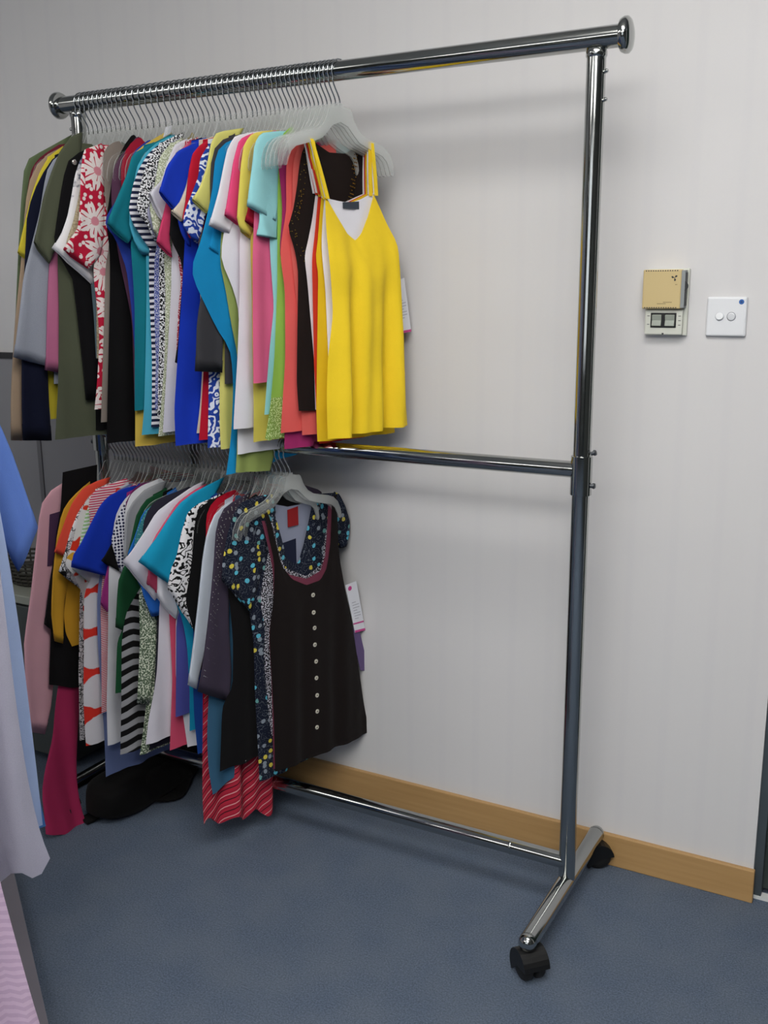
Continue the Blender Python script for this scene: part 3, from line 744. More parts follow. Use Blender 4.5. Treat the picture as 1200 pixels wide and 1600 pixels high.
    {'name': 'long_sleeve_top', 'label': 'black long-sleeved top whose sleeve hangs over the royal blue hem', 'cat': 'top', 'mat': 's:0b0b0e', 'near': [(-.0945,-.1564),(-.1071,-.3637),(-.0982,-.5017),(-.0997,-.5864)], 'sl': [([(-.0723,-.1217),(-.1117,-.1642),(-.1396,-.2419),(-.1644,-.272),(-.1592,-.2928),(-.1676,-.3221),(-.1378,-.3695),(-.1329,-.3979),(-.1476,-.4728),(-.157,-.5414),(-.1686,-.5909)],[(-.0756,-.1772),(-.0888,-.2285),(-.092,-.2822),(-.0944,-.3227),(-.096,-.3499),(-.0977,-.3772),(-.0959,-.4046),(-.0992,-.4599),(-.0982,-.5017),(-.105,-.5578),(-.1099,-.6115)])]},
    {'name': 'tee', 'label': 'royal blue tee with a puffed sleeve on the upper rail', 'cat': 't-shirt', 'mat': 's:1638b8', 'near': [(-.1084,-.1519),(-.1289,-.271),(-.1414,-.3645),(-.1718,-.582),(-.1872,-.6928),(-.189,-.7736)], 'sl': [([(-.0643,-.1155),(-.1072,-.1324),(-.1475,-.15),(-.1769,-.183),(-.1918,-.216),(-.1994,-.2356)],[(-.09,-.1792),(-.1032,-.2037),(-.113,-.228),(-.1273,-.2446),(-.1414,-.2584),(-.1586,-.2723)]),([(-.1249,-.2052),(-.1579,-.2619),(-.1537,-.2984),(-.1484,-.318),(-.1334,-.3429)],[(-.0963,-.2297),(-.1088,-.2701),(-.1172,-.297),(-.1222,-.3239),(-.1268,-.3454)])], 'cuffl': .014},
    {'name': 'tee', 'label': 'cream tee with a slim flared sleeve on the upper rail', 'cat': 't-shirt', 'mat': 's:d9cdb8', 'near': [(-.1031,-.1589),(-.1186,-.3644),(-.1212,-.5844),(-.1347,-.6969),(-.1448,-.749)], 'sl': [([(-.074,-.1214),(-.1091,-.1478),(-.123,-.1605),(-.1415,-.22),(-.1599,-.2535),(-.1838,-.2754)],[(-.0943,-.1804),(-.1091,-.2049),(-.1207,-.2318),(-.1323,-.2586),(-.1434,-.2775),(-.1575,-.2938)])]},
    {'name': 'tee', 'label': 'red tee beside the blue and white ikat top', 'cat': 't-shirt', 'mat': 's:b7152e', 'near': [(-.1075,-.1602),(-.1227,-.3648),(-.1336,-.6113),(-.1437,-.6953),(-.1529,-.763)], 'sl': [([(-.0851,-.1208),(-.116,-.1365),(-.1369,-.1562),(-.1491,-.1955),(-.1588,-.2476),(-.1712,-.2896),(-.1592,-.3074)],[(-.1017,-.1766),(-.1135,-.206),(-.1217,-.2326),(-.1303,-.2657),(-.1389,-.2989),(-.1506,-.3282)])]},
    {'name': 'blouse', 'label': 'blue and white ikat print blouse next to the pale yellow tee', 'cat': 'blouse', 'mat': 'w:1f3f9c:dfe4f2:38:.11', 'near': [(-.1086,-.1612),(-.1236,-.3651),(-.1342,-.6108),(-.139,-.695),(-.1456,-.7801)], 'sl': [([(-.0901,-.1301),(-.1142,-.1425),(-.1321,-.167),(-.1374,-.202),(-.1558,-.2353),(-.1777,-.275),(-.1859,-.3037),(-.1553,-.3366)],[(-.0996,-.1799),(-.1082,-.213),(-.1168,-.246),(-.1254,-.2792),(-.1332,-.2991),(-.1377,-.319),(-.1489,-.3391)])]},
    {'name': 'tee', 'label': 'pale lemon tee with a wide short sleeve, middle of the upper rail', 'cat': 't-shirt', 'mat': 's:d8d276', 'near': [(-.0814,-.1342),(-.1075,-.3652),(-.1112,-.5282),(-.1225,-.6391),(-.1271,-.7238),(-.1269,-.7842)], 'sl': [([(-.0279,-.0968),(-.0766,-.1068),(-.1039,-.1145),(-.1184,-.1375),(-.1309,-.1831),(-.1497,-.2228),(-.1726,-.2523)],[(-.0688,-.1525),(-.0804,-.1794),(-.0887,-.206),(-.1003,-.2328),(-.115,-.2544),(-.1347,-.2775)])], 'cuffl': .004},
    {'name': 'long_sleeve_top', 'label': 'charcoal grey long-sleeved top with ribbed cuff on the upper rail', 'cat': 'top', 'mat': 's:3b3b3f', 'near': [(-.08,-.1413),(-.102,-.3653),(-.1142,-.5279),(-.1201,-.6389)], 'sl': [([(-.037,-.109),(-.0754,-.1191),(-.1063,-.1309),(-.1223,-.1488),(-.1325,-.1839),(-.1369,-.2612),(-.1577,-.3925),(-.1871,-.4984),(-.1924,-.5586),(-.1969,-.6058)],[(-.0669,-.1531),(-.0858,-.1869),(-.0943,-.22),(-.0998,-.2594),(-.1041,-.3387),(-.1091,-.4326),(-.1186,-.514),(-.123,-.562),(-.1275,-.6131)])], 'cuffl': .05},
    {'name': 'long_tee', 'label': 'bright turquoise long tee draped diagonally in the upper row', 'cat': 't-shirt', 'mat': 's:1489c0', 'near': [(-.0495,-.1162),(-.0946,-.1306),(-.1151,-.1401),(-.1294,-.159),(-.1403,-.2362),(-.1796,-.3472),(-.2084,-.3955),(-.1762,-.4586),(-.1348,-.5338),(-.1103,-.5624),(-.1072,-.6394),(-.1201,-.7518),(-.1372,-.839)], 'sl': [([(-.1061,-.2213),(-.1295,-.2808),(-.1522,-.3297),(-.1584,-.3507)],[(-.098,-.2598),(-.1103,-.2996),(-.1226,-.3394),(-.1308,-.366)])], 'far': [(.0548,-.1063),(.1073,-.2219),(.1174,-.5072),(.1165,-.656),(.1155,-.8137)]},
    {'name': 'long_tee', 'label': 'light moss green long tee showing below the white hems', 'cat': 't-shirt', 'mat': 's:8e9d58', 'near': [(-.058,-.1153),(-.097,-.1444),(-.122,-.2357),(-.1415,-.3795),(-.1291,-.4325),(-.1192,-.5069),(-.1021,-.5834),(-.1141,-.7517),(-.1237,-.8341)], 'far': [(.0149,-.1018),(.0225,-.2274),(.0168,-.5041),(-.0046,-.7937),(-.0239,-.8435)]},
    {'name': 'tee', 'label': 'white tee with short sleeve, left of the hot pink tee', 'cat': 't-shirt', 'mat': 's:e2e1e8', 'near': [(-.0694,-.1364),(-.1034,-.2352),(-.1382,-.3209),(-.1511,-.3733),(-.1265,-.4193),(-.1085,-.4732),(-.1091,-.555),(-.1168,-.6377),(-.1259,-.7496),(-.1281,-.7922)], 'sl': [([(-.0066,-.1021),(-.0597,-.1124),(-.101,-.1227),(-.1207,-.1472),(-.1303,-.1732),(-.1503,-.2379),(-.1787,-.3055)],[(-.0477,-.1538),(-.0664,-.1811),(-.078,-.2078),(-.0897,-.2344),(-.1019,-.274),(-.1264,-.3205)])], 'cuffl': .006},
    {'name': 'tee', 'label': 'hot pink tee with short sleeve, middle of the upper rail', 'cat': 't-shirt', 'mat': 's:e04b7c', 'near': [(-.0644,-.1367),(-.0914,-.2351),(-.1084,-.3008),(-.1041,-.3531),(-.108,-.4328),(-.1154,-.582),(-.1258,-.7206)], 'sl': [([(-.0335,-.1082),(-.0756,-.1186),(-.1016,-.1312),(-.1188,-.1731),(-.1355,-.2376),(-.148,-.2842)],[(-.0601,-.1556),(-.0755,-.1889),(-.0839,-.2217),(-.0927,-.2611),(-.1085,-.3034)])], 'cuffl': .006},
    {'name': 'long_tee', 'label': 'long plain white tee right of the turquoise tee', 'cat': 't-shirt', 'mat': 's:e0dde4', 'near': [(-.0588,-.1243),(-.0839,-.1838),(-.1048,-.2622),(-.1217,-.3276),(-.1269,-.4328),(-.1395,-.5803),(-.1551,-.7169),(-.1559,-.7322)]},
    {'name': 'tee', 'label': 'canary yellow tee with ruffled sleeve right of the hot pink one', 'cat': 't-shirt', 'mat': 's:dccb5c', 'near': [(-.0631,-.1382),(-.0848,-.2358),(-.1047,-.3301),(-.1061,-.433),(-.1114,-.5816),(-.113,-.6924),(-.1181,-.7639)], 'sl': [([(-.0178,-.1059),(-.0654,-.1131),(-.0932,-.1208),(-.1144,-.1428),(-.125,-.1876),(-.1326,-.2386),(-.1402,-.2899),(-.1298,-.3178)],[(-.0549,-.1503),(-.0683,-.1769),(-.0764,-.2031),(-.0811,-.2292),(-.0822,-.2551),(-.091,-.2944),(-.1047,-.3301)])], 'cuffl': .035},
    {'name': 'tee', 'label': 'dark red tee whose sleeve shows under the aqua cuff', 'cat': 't-shirt', 'mat': 's:a0132e', 'near': [(-.0579,-.1322),(-.0658,-.2353),(-.068,-.3664),(-.07,-.5836)], 'sl': [([(-.0431,-.1118),(-.0828,-.1471),(-.1109,-.2379),(-.1306,-.2964)],[(-.0525,-.17),(-.0688,-.2226),(-.0746,-.2746),(-.0904,-.3169)])]},
    {'name': 'camisole', 'label': 'bubblegum pink pleated tunic between yellow and aqua tees', 'cat': 'top', 'mat': 's:e0678f', 'near': [(-.061,-.1144),(-.0978,-.1317),(-.1129,-.2386),(-.1257,-.3675),(-.1319,-.4991),(-.1364,-.6326)]},
    {'name': 'polo_shirt', 'label': 'pale aqua tee with banded cuff next to the lime top', 'cat': 't-shirt', 'mat': 's:97d3d8', 'near': [(-.0485,-.1393),(-.0664,-.2365),(-.0882,-.2955),(-.0877,-.3672),(-.0815,-.4735),(-.1004,-.5812),(-.1217,-.7009)], 'sl': [([(-.0208,-.1113),(-.0685,-.116),(-.1064,-.1234),(-.1225,-.1447),(-.1313,-.1901),(-.142,-.2408),(-.1467,-.2687)],[(-.0381,-.1448),(-.05,-.1777),(-.0546,-.2036),(-.0594,-.2361),(-.0641,-.2647),(-.076,-.2964)]),([(-.1139,-.2519),(-.1176,-.2967),(-.1224,-.3264)],[(-.0622,-.2621),(-.0671,-.2947),(-.0704,-.3327)])], 'cuffl': .014},
    {'name': 'tunic', 'label': 'lime green tunic with lace hem on the upper rail', 'cat': 'tunic', 'mat': 's:8fbb4e', 'near': [(-.0374,-.1074),(-.0589,-.1171),(-.0676,-.1607),(-.0742,-.2374),(-.0821,-.4334),(-.0953,-.5812),(-.1095,-.6627),(-.133,-.7507)], 'lace': 'k:7fa048:c9dc98:300:.5'},
    {'name': 'tunic', 'label': 'magenta purple tunic with frayed hem beside the coral tops', 'cat': 'tunic', 'mat': 's:9d2a64', 'near': [(-.0315,-.1177),(-.0566,-.1264),(-.0778,-.1346),(-.0856,-.1566),(-.0774,-.2126),(-.0729,-.2763),(-.0826,-.3414),(-.0853,-.365),(-.0709,-.4069),(-.0798,-.6369),(-.0871,-.7794)]},
    {'name': 'camisole', 'label': 'coral pink camisole with beaded straps on the upper rail', 'cat': 'camisole', 'mat': 's:e5605c', 'near': [(-.0255,-.1255),(-.051,-.143),(-.0693,-.1621),(-.073,-.2129),(-.0737,-.2768),(-.088,-.3289),(-.0947,-.3627),(-.0833,-.4335),(-.0872,-.5811),(-.1005,-.6902),(-.1079,-.741)]},
    {'name': 'camisole', 'label': 'salmon camisole squeezed between coral and brown camisoles', 'cat': 'camisole', 'mat': 's:d8605a', 'near': [(-.03,-.1267),(-.052,-.1463),(-.0637,-.1749),(-.0673,-.2258),(-.0692,-.277),(-.0797,-.3225),(-.0717,-.394),(-.061,-.5007),(-.0584,-.6377),(-.0586,-.75)]},
    {'name': 'tank_top', 'label': 'dark brown tank top with gold sequin neckline, upper rail', 'cat': 'tank top', 'mat': 's:1d1412', 'near': [(-.0292,-.1261),(-.0536,-.1622),(-.0687,-.2391),(-.083,-.2946),(-.0974,-.3041),(-.0779,-.3486),(-.0688,-.3941),(-.0744,-.5002),(-.081,-.6356),(-.0776,-.694)], 'far': [(.1355,-.1252),(.143,-.1593),(.1378,-.2272),(.1635,-.2877),(.1725,-.3927),(.1576,-.7131)], 'tf': [(-.0292,-.1261),(-.0231,-.1597),(-.02,-.2363),(-.0033,-.2941),(.0432,-.3191),(.089,-.277),(.1063,-.2022),(.1154,-.1415),(.1355,-.1252)], 'tb': [(-.0292,-.1261),(-.0043,-.1402),(.0286,-.1528),(.0761,-.1514),(.1076,-.1329),(.1355,-.1252)], 'trim': 'sequin'},
    {'name': 'camisole', 'label': 'white strappy camisole left of the orange-red one', 'cat': 'camisole', 'mat': 's:e6e2e6', 'near': [(-.0264,-.2372),(-.0372,-.2893),(-.0534,-.3418),(-.0632,-.3655),(-.056,-.4206),(-.0427,-.5828),(-.0424,-.694)], 'far': [(.129,-.2282),(.1608,-.2882),(.1916,-.3501),(.19,-.5078),(.1945,-.716)], 'tf': [(-.0264,-.2372),(-.0053,-.2684),(.0412,-.2928),(.0904,-.2706),(.129,-.2282)], 'tb': [(-.0266,-.2436),(.042,-.2596),(.129,-.2282)], 'straps': [((-.0536,-.1341),(-.0265,-.2397)),((.1287,-.1239),(.131,-.2335))]},
    {'name': 'camisole', 'label': 'orange-red camisole behind the two yellow camisoles', 'cat': 'camisole', 'mat': 's:cf3a22', 'near': [(-.0311,-.2405),(-.0381,-.2897),(-.047,-.3419),(-.0534,-.3707),(-.0535,-.4339),(-.0545,-.5818),(-.0508,-.7067),(-.0451,-.768)], 'far': [(.1222,-.2291),(.1519,-.2889),(.1826,-.3506),(.1875,-.5077),(.1918,-.7684)], 'tf': [(-.0311,-.2405),(-.0081,-.2716),(.0327,-.2961),(.0817,-.2728),(.1222,-.2291)], 'tb': [(-.0312,-.2443),(.0393,-.2601),(.1222,-.2291)], 'straps': [((-.06,-.1354),(-.0312,-.2431)),((.1198,-.1254),(.1241,-.2343))]},
    {'name': 'camisole', 'label': 'second yellow camisole directly behind the frontmost yellow one', 'cat': 'camisole', 'mat': 's:e4bd20', 'near': [(-.0341,-.245),(-.0409,-.2902),(-.0479,-.3422),(-.0561,-.371),(-.0477,-.3971),(-.057,-.5814),(-.0622,-.6911),(-.0606,-.7613)], 'far': [(.1133,-.2301),(.145,-.2895),(.1756,-.3509),(.1828,-.5074),(.1851,-.7685)], 'tf': [(-.0341,-.245),(-.0148,-.2762),(.024,-.3034),(.0729,-.2776),(.1133,-.2301)], 'tb': [(-.0342,-.2488),(.0268,-.2638),(.1133,-.2301)], 'straps': [((-.0665,-.1368),(-.0342,-.2475)),((.1109,-.1269),(.1152,-.2353))]},
    {'name': 'camisole', 'label': 'white camisole showing in the neckline of the front yellow camisole', 'cat': 'camisole', 'mat': 's:e9e7ee', 'near': [(-.037,-.2469),(-.0437,-.2907),(-.0489,-.3425),(-.0478,-.3685),(-.0405,-.4341),(-.0371,-.5823),(-.0401,-.6926)], 'far': [(.1084,-.2322),(.138,-.2901),(.1665,-.3513),(.1737,-.5071),(.1765,-.7128)], 'tf': [(-.037,-.2469),(-.0135,-.2611),(.0143,-.2727),(.0408,-.2794),(.0624,-.2639),(.0863,-.2454),(.1084,-.2322)], 'tb': [(-.0371,-.2507),(.0053,-.2549),(.0394,-.2571),(.0725,-.2475),(.1084,-.2322)], 'straps': [((-.0731,-.1381),(-.0371,-.2507)),((.102,-.1284),(.1083,-.2362))], 'label_in': [(.0146,-.257),(.0623,-.2692)]},
    {'name': 'camisole', 'label': 'bright yellow gathered camisole, frontmost on the upper rail', 'cat': 'camisole', 'mat': 's:f3d02c', 'near': [(-.0473,-.248),(-.0543,-.3043),(-.0562,-.3688),(-.0521,-.421),(-.0484,-.4871),(-.0659,-.5804),(-.0702,-.6618),(-.069,-.7519)], 'far': [(.0974,-.2347),(.125,-.2842),(.1533,-.3352),(.157,-.3935),(.1644,-.5354),(.1722,-.6525),(.1804,-.7471)], 'tf': [(-.0473,-.248),(-.0171,-.2862),(.014,-.3215),(.0368,-.3354),(.0546,-.3203),(.0788,-.2821),(.0974,-.2347)], 'tb': [(-.0474,-.2543),(-.0173,-.2939),(.0139,-.3294),(.0366,-.3434),(.0544,-.3283),(.0787,-.2888),(.0973,-.24)], 'straps': [((-.0831,-.1373),(-.0456,-.2542)),((.093,-.13),(.0993,-.2399))], 'fold': .015, 'dx': .016, 'ptag': [[(.1652,-.4215),(.1974,-.4131),(.2211,-.5347),(.1773,-.5388)]]},
]
LOWER = [
    {'name': 'robe', 'label': 'pale pink long-sleeved robe, leftmost garment on the lower rail', 'cat': 'robe', 'mat': 's:dfaab4', 'near': [(-.1466,-.1202),(-.1658,-.2633),(-.1867,-.425),(-.2113,-.5884)], 'sl': [([(-.1098,-.0965),(-.1598,-.1134),(-.1952,-.1304),(-.2146,-.1607),(-.2327,-.2503),(-.2589,-.3745),(-.2879,-.4907),(-.2927,-.6149),(-.2859,-.7266)],[(-.1218,-.1564),(-.1431,-.2019),(-.1589,-.2646),(-.1745,-.3442),(-.1915,-.4406),(-.2021,-.5225),(-.2162,-.6041),(-.2297,-.6778),(-.2561,-.7404)])], 'card': [(-.1946,-.1816),(-.1654,-.1785),(-.1836,-.3091),(-.2127,-.3095)], 'cuffl': .035},
    {'name': 'trousers', 'label': 'long crimson trousers reaching the carpet at the left end', 'cat': 'trousers', 'mat': 's:a52a55', 'near': [(-.1239,-.1875),(-.1652,-.3445),(-.1947,-.5054),(-.2119,-.603),(-.2329,-.6829),(-.2473,-.7477),(-.2811,-.8143),(-.3048,-.8667),(-.3097,-.9213),(-.3186,-.9621)], 'lean': .072, 'leanp': 5, 'flat': 1, 'far': [(-.0746,-.1959),(-.1092,-.3567),(-.1407,-.52),(-.1526,-.6209),(-.1668,-.7045),(-.1814,-.7706),(-.1986,-.8451),(-.2055,-.9057),(-.2062,-.9565),(-.1997,-1.0107)]},
    {'name': 'skirt', 'label': 'black skirt with flat waistband hanging next to the pink robe', 'cat': 'skirt', 'mat': 's:0d0b0d', 'near': [(-.1665,-.08),(-.1785,-.161),(-.1988,-.2378),(-.2155,-.3318),(-.233,-.493),(-.2482,-.6068)], 'sl': [([(-.1765,-.1773),(-.1985,-.254),(-.2236,-.3464),(-.2461,-.4479)],[(-.1572,-.213),(-.181,-.29),(-.2029,-.384),(-.2323,-.4648)])], 'flat': 1, 'far': [(-.0717,-.0737),(-.0848,-.1929),(-.1224,-.4368),(-.1679,-.6383)]},
    {'name': 'long_sleeve_top', 'label': 'mustard yellow top with gathered cuff on the lower rail', 'cat': 'top', 'mat': 's:cf9a2c', 'near': [(-.1609,-.1787),(-.1846,-.3369),(-.2048,-.4315),(-.2039,-.4819),(-.1895,-.5195)], 'sl': [([(-.1063,-.1099),(-.1357,-.1265),(-.1651,-.1475),(-.1879,-.1741),(-.2067,-.2348),(-.225,-.3281),(-.2367,-.4235),(-.2326,-.4943)],[(-.123,-.1851),(-.1471,-.2216),(-.1608,-.2598),(-.1717,-.3068),(-.186,-.3531),(-.2003,-.3993),(-.2079,-.4474),(-.2145,-.5043)])], 'cuffl': .014},
    {'name': 'tee', 'label': 'orange-red tee with narrow sleeve at the left of the lower rail', 'cat': 't-shirt', 'mat': 's:e2503c', 'near': [(-.1013,-.1387),(-.1291,-.2645),(-.1564,-.4248),(-.1667,-.5066)], 'sl': [([(-.0591,-.1043),(-.0953,-.1088),(-.135,-.1206),(-.167,-.1524),(-.1872,-.1889),(-.208,-.2332),(-.2227,-.2672)],[(-.0878,-.1489),(-.1102,-.1616),(-.1327,-.1774),(-.1522,-.2031),(-.1726,-.2398),(-.2068,-.2784)])]},
    {'name': 'blouse', 'label': 'white blouse with black line-drawn flowers on the lower rail', 'cat': 'blouse', 'mat': 'l:e6e4e6:161418:30', 'near': [(-.1128,-.1519),(-.1501,-.3081),(-.1744,-.3687),(-.1815,-.4334),(-.1972,-.5809),(-.2087,-.7624)], 'sl': [([(-.0929,-.1259),(-.1295,-.1412),(-.1653,-.1754),(-.1896,-.2192),(-.207,-.264),(-.2281,-.3127)],[(-.0977,-.1868),(-.115,-.2247),(-.1287,-.2631),(-.1473,-.3169),(-.1695,-.3731)])]},
    {'name': 'tee', 'label': 'white tee with red and yellow blots on the lower rail', 'cat': 't-shirt', 'mat': 'r:e9e6e4:e03a24:dca52c:26', 'near': [(-.1084,-.1433),(-.1447,-.1584),(-.1712,-.1859),(-.1931,-.2427),(-.2215,-.298),(-.2028,-.3181),(-.177,-.3828),(-.1864,-.4971)]},
    {'name': 'tee', 'label': 'white tee with pale green stripes beside the royal blue sleeve', 'cat': 't-shirt', 'mat': 'b:dfe3df:9cc48a:.0085:.45', 'near': [(-.103,-.1672),(-.114,-.263),(-.1335,-.3745),(-.1386,-.4402)], 'sl': [([(-.0928,-.1285),(-.1288,-.1358),(-.1608,-.1657),(-.1789,-.2183),(-.193,-.2637),(-.2118,-.3049)],[(-.09,-.1856),(-.1038,-.224),(-.1104,-.2636),(-.1219,-.319),(-.1376,-.3819)])], 'cuffl': .05, 'cuffmat': 's:e2e2e4'},
    {'name': 'tee', 'label': 'pink and white striped tee, collar visible on the lower rail', 'cat': 't-shirt', 'mat': 'b:cf3058:eadcdc:.006:.5', 'near': [(-.0659,-.1072),(-.1022,-.1115),(-.1486,-.122),(-.1641,-.1433),(-.1634,-.2198),(-.1585,-.3342),(-.161,-.4997)]},
    {'name': 'dress', 'label': 'white dress with bold red brush strokes on the lower rail', 'cat': 'dress', 'mat': 'z:dcd9de:dc3428', 'near': [(-.0973,-.1415),(-.1311,-.2567),(-.168,-.3223),(-.2039,-.3581),(-.2142,-.4833),(-.2276,-.6469),(-.2297,-.7593)]},
    {'name': 'nightdress', 'label': 'lavender blue nightdress, lowest pale hem left of the striped dress', 'cat': 'nightdress', 'mat': 's:7484b4', 'near': [(-.1043,-.1393),(-.1379,-.2539),(-.1708,-.3362),(-.1798,-.3831),(-.1881,-.4882),(-.1881,-.6229),(-.1885,-.7433),(-.1935,-.8539)], 'hemfar': .02},
    {'name': 'tee', 'label': 'top with very fine red and white stripes on the lower rail', 'cat': 'top', 'mat': 'b:cc2f44:eae4e6:.0045:.5', 'near': [(-.1113,-.137),(-.1448,-.2511),(-.1724,-.3342),(-.1826,-.3969),(-.1879,-.4862),(-.2026,-.6738)]},
    {'name': 'tee', 'label': 'royal blue tee with puffed sleeve at the left of the lower rail', 'cat': 't-shirt', 'mat': 's:1436b0', 'near': [(-.0979,-.1459),(-.1238,-.2537),(-.1447,-.4125),(-.1659,-.5739)], 'sl': [([(-.0739,-.1145),(-.1136,-.1181),(-.153,-.1293),(-.1769,-.1489),(-.2058,-.1908),(-.2344,-.2322),(-.2564,-.256),(-.2619,-.2829)],[(-.0889,-.1714),(-.1013,-.1934),(-.1143,-.2232),(-.1238,-.2537),(-.1367,-.2834),(-.149,-.3052),(-.1717,-.3246)])], 'cuffl': .01},
    {'name': 'tee', 'label': 'magenta sleeve below the royal blue one on the lower rail', 'cat': 'top', 'mat': 's:99307a', 'near': [(-.1109,-.1744),(-.1403,-.3297),(-.1581,-.4238)], 'sl': [([(-.0968,-.129),(-.1284,-.1715),(-.1633,-.2605),(-.1946,-.3499),(-.2008,-.384)],[(-.1014,-.192),(-.1238,-.2522),(-.1426,-.313),(-.1649,-.373),(-.1871,-.41)])]},
    {'name': 'long_tee', 'label': 'white long tee with black cap sleeve on the lower rail', 'cat': 't-shirt', 'mat': 's:dcdce2', 'near': [(-.1081,-.134),(-.1339,-.1472),(-.1574,-.181),(-.1737,-.2569),(-.1842,-.3025),(-.2011,-.4763),(-.2172,-.6376),(-.222,-.7462)], 'sl': [([(-.1118,-.135),(-.1402,-.184),(-.1685,-.2341),(-.2045,-.276)],[(-.1127,-.1967),(-.1226,-.2349),(-.1365,-.2771),(-.1553,-.3151)])], 'mat_sl': 's:0c0b0d'},
    {'name': 'blouse', 'label': 'white blouse with navy polka dots on the lower rail', 'cat': 'blouse', 'mat': 'd:dcdce4:22264a:125', 'near': [(-.1054,-.1411),(-.131,-.2479),(-.1543,-.3233),(-.1649,-.4182)], 'sl': [([(-.0702,-.1022),(-.1071,-.1156),(-.145,-.1504),(-.1668,-.1858),(-.184,-.2297),(-.1639,-.31)],[(-.0923,-.1591),(-.1158,-.1869),(-.1327,-.2236),(-.1426,-.2615),(-.154,-.3185)])]},
    {'name': 'tee', 'label': 'plum tee whose collar shows above the polka dot blouse', 'cat': 't-shirt', 'mat': 's:6d2258', 'near': [(-.0993,-.1016),(-.1249,-.1118),(-.1482,-.1424),(-.1498,-.2111),(-.1439,-.3239)]},
    {'name': 'tee', 'label': 'white tee with only its shoulder showing beside the plum collar', 'cat': 't-shirt', 'mat': 's:dcdce0', 'near': [(-.0706,-.0968),(-.1106,-.1035),(-.1435,-.1202),(-.1599,-.1533),(-.1708,-.2529),(-.1685,-.3649)]},
    {'name': 'tee', 'label': 'grey heathered tee with set-in sleeve on the lower rail', 'cat': 't-shirt', 'mat': 'h:a2a3a6:8e8f94', 'near': [(-.0992,-.1385),(-.1257,-.2604),(-.1429,-.4016)], 'sl': [([(-.0492,-.0989),(-.0769,-.1027),(-.117,-.1123),(-.1522,-.1363),(-.1694,-.1581),(-.1779,-.2031),(-.1862,-.2671)],[(-.0813,-.1414),(-.1008,-.1619),(-.1172,-.1906),(-.1259,-.2127),(-.1311,-.2355),(-.1363,-.2583),(-.1461,-.2961)])]},
    {'name': 'long_sleeve_top', 'label': 'dark forest green top with bell sleeve on the lower rail', 'cat': 'top', 'mat': 's:174a2c', 'near': [(-.1043,-.1522),(-.141,-.3195),(-.2092,-.4314),(-.2269,-.4588),(-.2405,-.5911)], 'sl': [([(-.0361,-.1187),(-.0769,-.122),(-.1224,-.1305),(-.1526,-.1597),(-.1726,-.2183),(-.1925,-.2768),(-.2141,-.3113),(-.2244,-.3798),(-.2296,-.4261)],[(-.0719,-.1575),(-.0921,-.1858),(-.1085,-.2145),(-.1219,-.2516),(-.1353,-.2887),(-.1486,-.3258),(-.1555,-.3724),(-.1612,-.4276),(-.1661,-.4703)])]},
    {'name': 'dress', 'label': 'grey and black wide-striped knit dress on the lower rail', 'cat': 'dress', 'mat': 'b:0c0b0c:9a9a9e:.0300:.5', 'near': [(-.0868,-.1538),(-.1342,-.3193),(-.21,-.3893),(-.2255,-.4571),(-.2374,-.6158),(-.2488,-.7448)], 'wavy': .006},
    {'name': 'tee', 'label': 'bright blue tee behind the white tee on the lower rail', 'cat': 't-shirt', 'mat': 's:1d66b4', 'near': [(-.0873,-.1525),(-.1275,-.3191),(-.1419,-.4775)], 'sl': [([(-.0522,-.1188),(-.1042,-.1341),(-.1588,-.1561),(-.1855,-.213),(-.2106,-.2513),(-.1979,-.2881),(-.1719,-.341)],[(-.0775,-.1699),(-.1084,-.196),(-.1287,-.2315),(-.1415,-.2605),(-.1466,-.2832),(-.1523,-.3136),(-.1582,-.3473)])]},
    {'name': 'blouse', 'label': 'teal blouse with silver sequin edge on the lower rail', 'cat': 'blouse', 'mat': 'k:3c8a92:b9d8d8:300:.62', 'near': [(-.0604,-.1211),(-.1044,-.1267),(-.1572,-.1474),(-.1827,-.189),(-.199,-.2243),(-.1887,-.2728),(-.1595,-.358),(-.16,-.4705)]},
    {'name': 'long_sleeve_top', 'label': 'moss green top with white triangle print on the lower rail', 'cat': 'top', 'mat': 'k:5d6f58:dfe6d2:230:.5', 'near': [(-.111,-.1616),(-.1479,-.3909),(-.1826,-.4785),(-.1974,-.5881),(-.2136,-.6654),(-.2299,-.743)], 'sl': [([(-.0835,-.1273),(-.1323,-.1581),(-.1664,-.2447),(-.188,-.3025),(-.2044,-.3378),(-.2093,-.4551),(-.2273,-.6082)],[(-.1023,-.1944),(-.1243,-.253),(-.1391,-.3132),(-.1529,-.3577),(-.1614,-.4036),(-.1696,-.4983),(-.1962,-.6215)])]},
    {'name': 'long_tee', 'label': 'charcoal tee with shoulder showing on the lower rail', 'cat': 't-shirt', 'mat': 's:2c2a38', 'near': [(-.0685,-.1098),(-.1089,-.116),(-.159,-.1249),(-.1797,-.1488),(-.1979,-.188),(-.1809,-.2403),(-.1629,-.3377),(-.1714,-.4632),(-.1929,-.62),(-.2151,-.7321)]},
    {'name': 'tee', 'label': 'azure blue sleeve hanging below the white tee sleeve', 'cat': 't-shirt', 'mat': 's:2a6cc8', 'near': [(-.1107,-.1592),(-.1438,-.3088),(-.1648,-.4629)], 'sl': [([(-.0845,-.117),(-.1337,-.1553),(-.1781,-.2393),(-.2249,-.291),(-.2163,-.3393),(-.1942,-.3963)],[(-.1027,-.176),(-.1245,-.2343),(-.1387,-.2863),(-.1524,-.3305),(-.1621,-.3678),(-.1747,-.3964)])]},
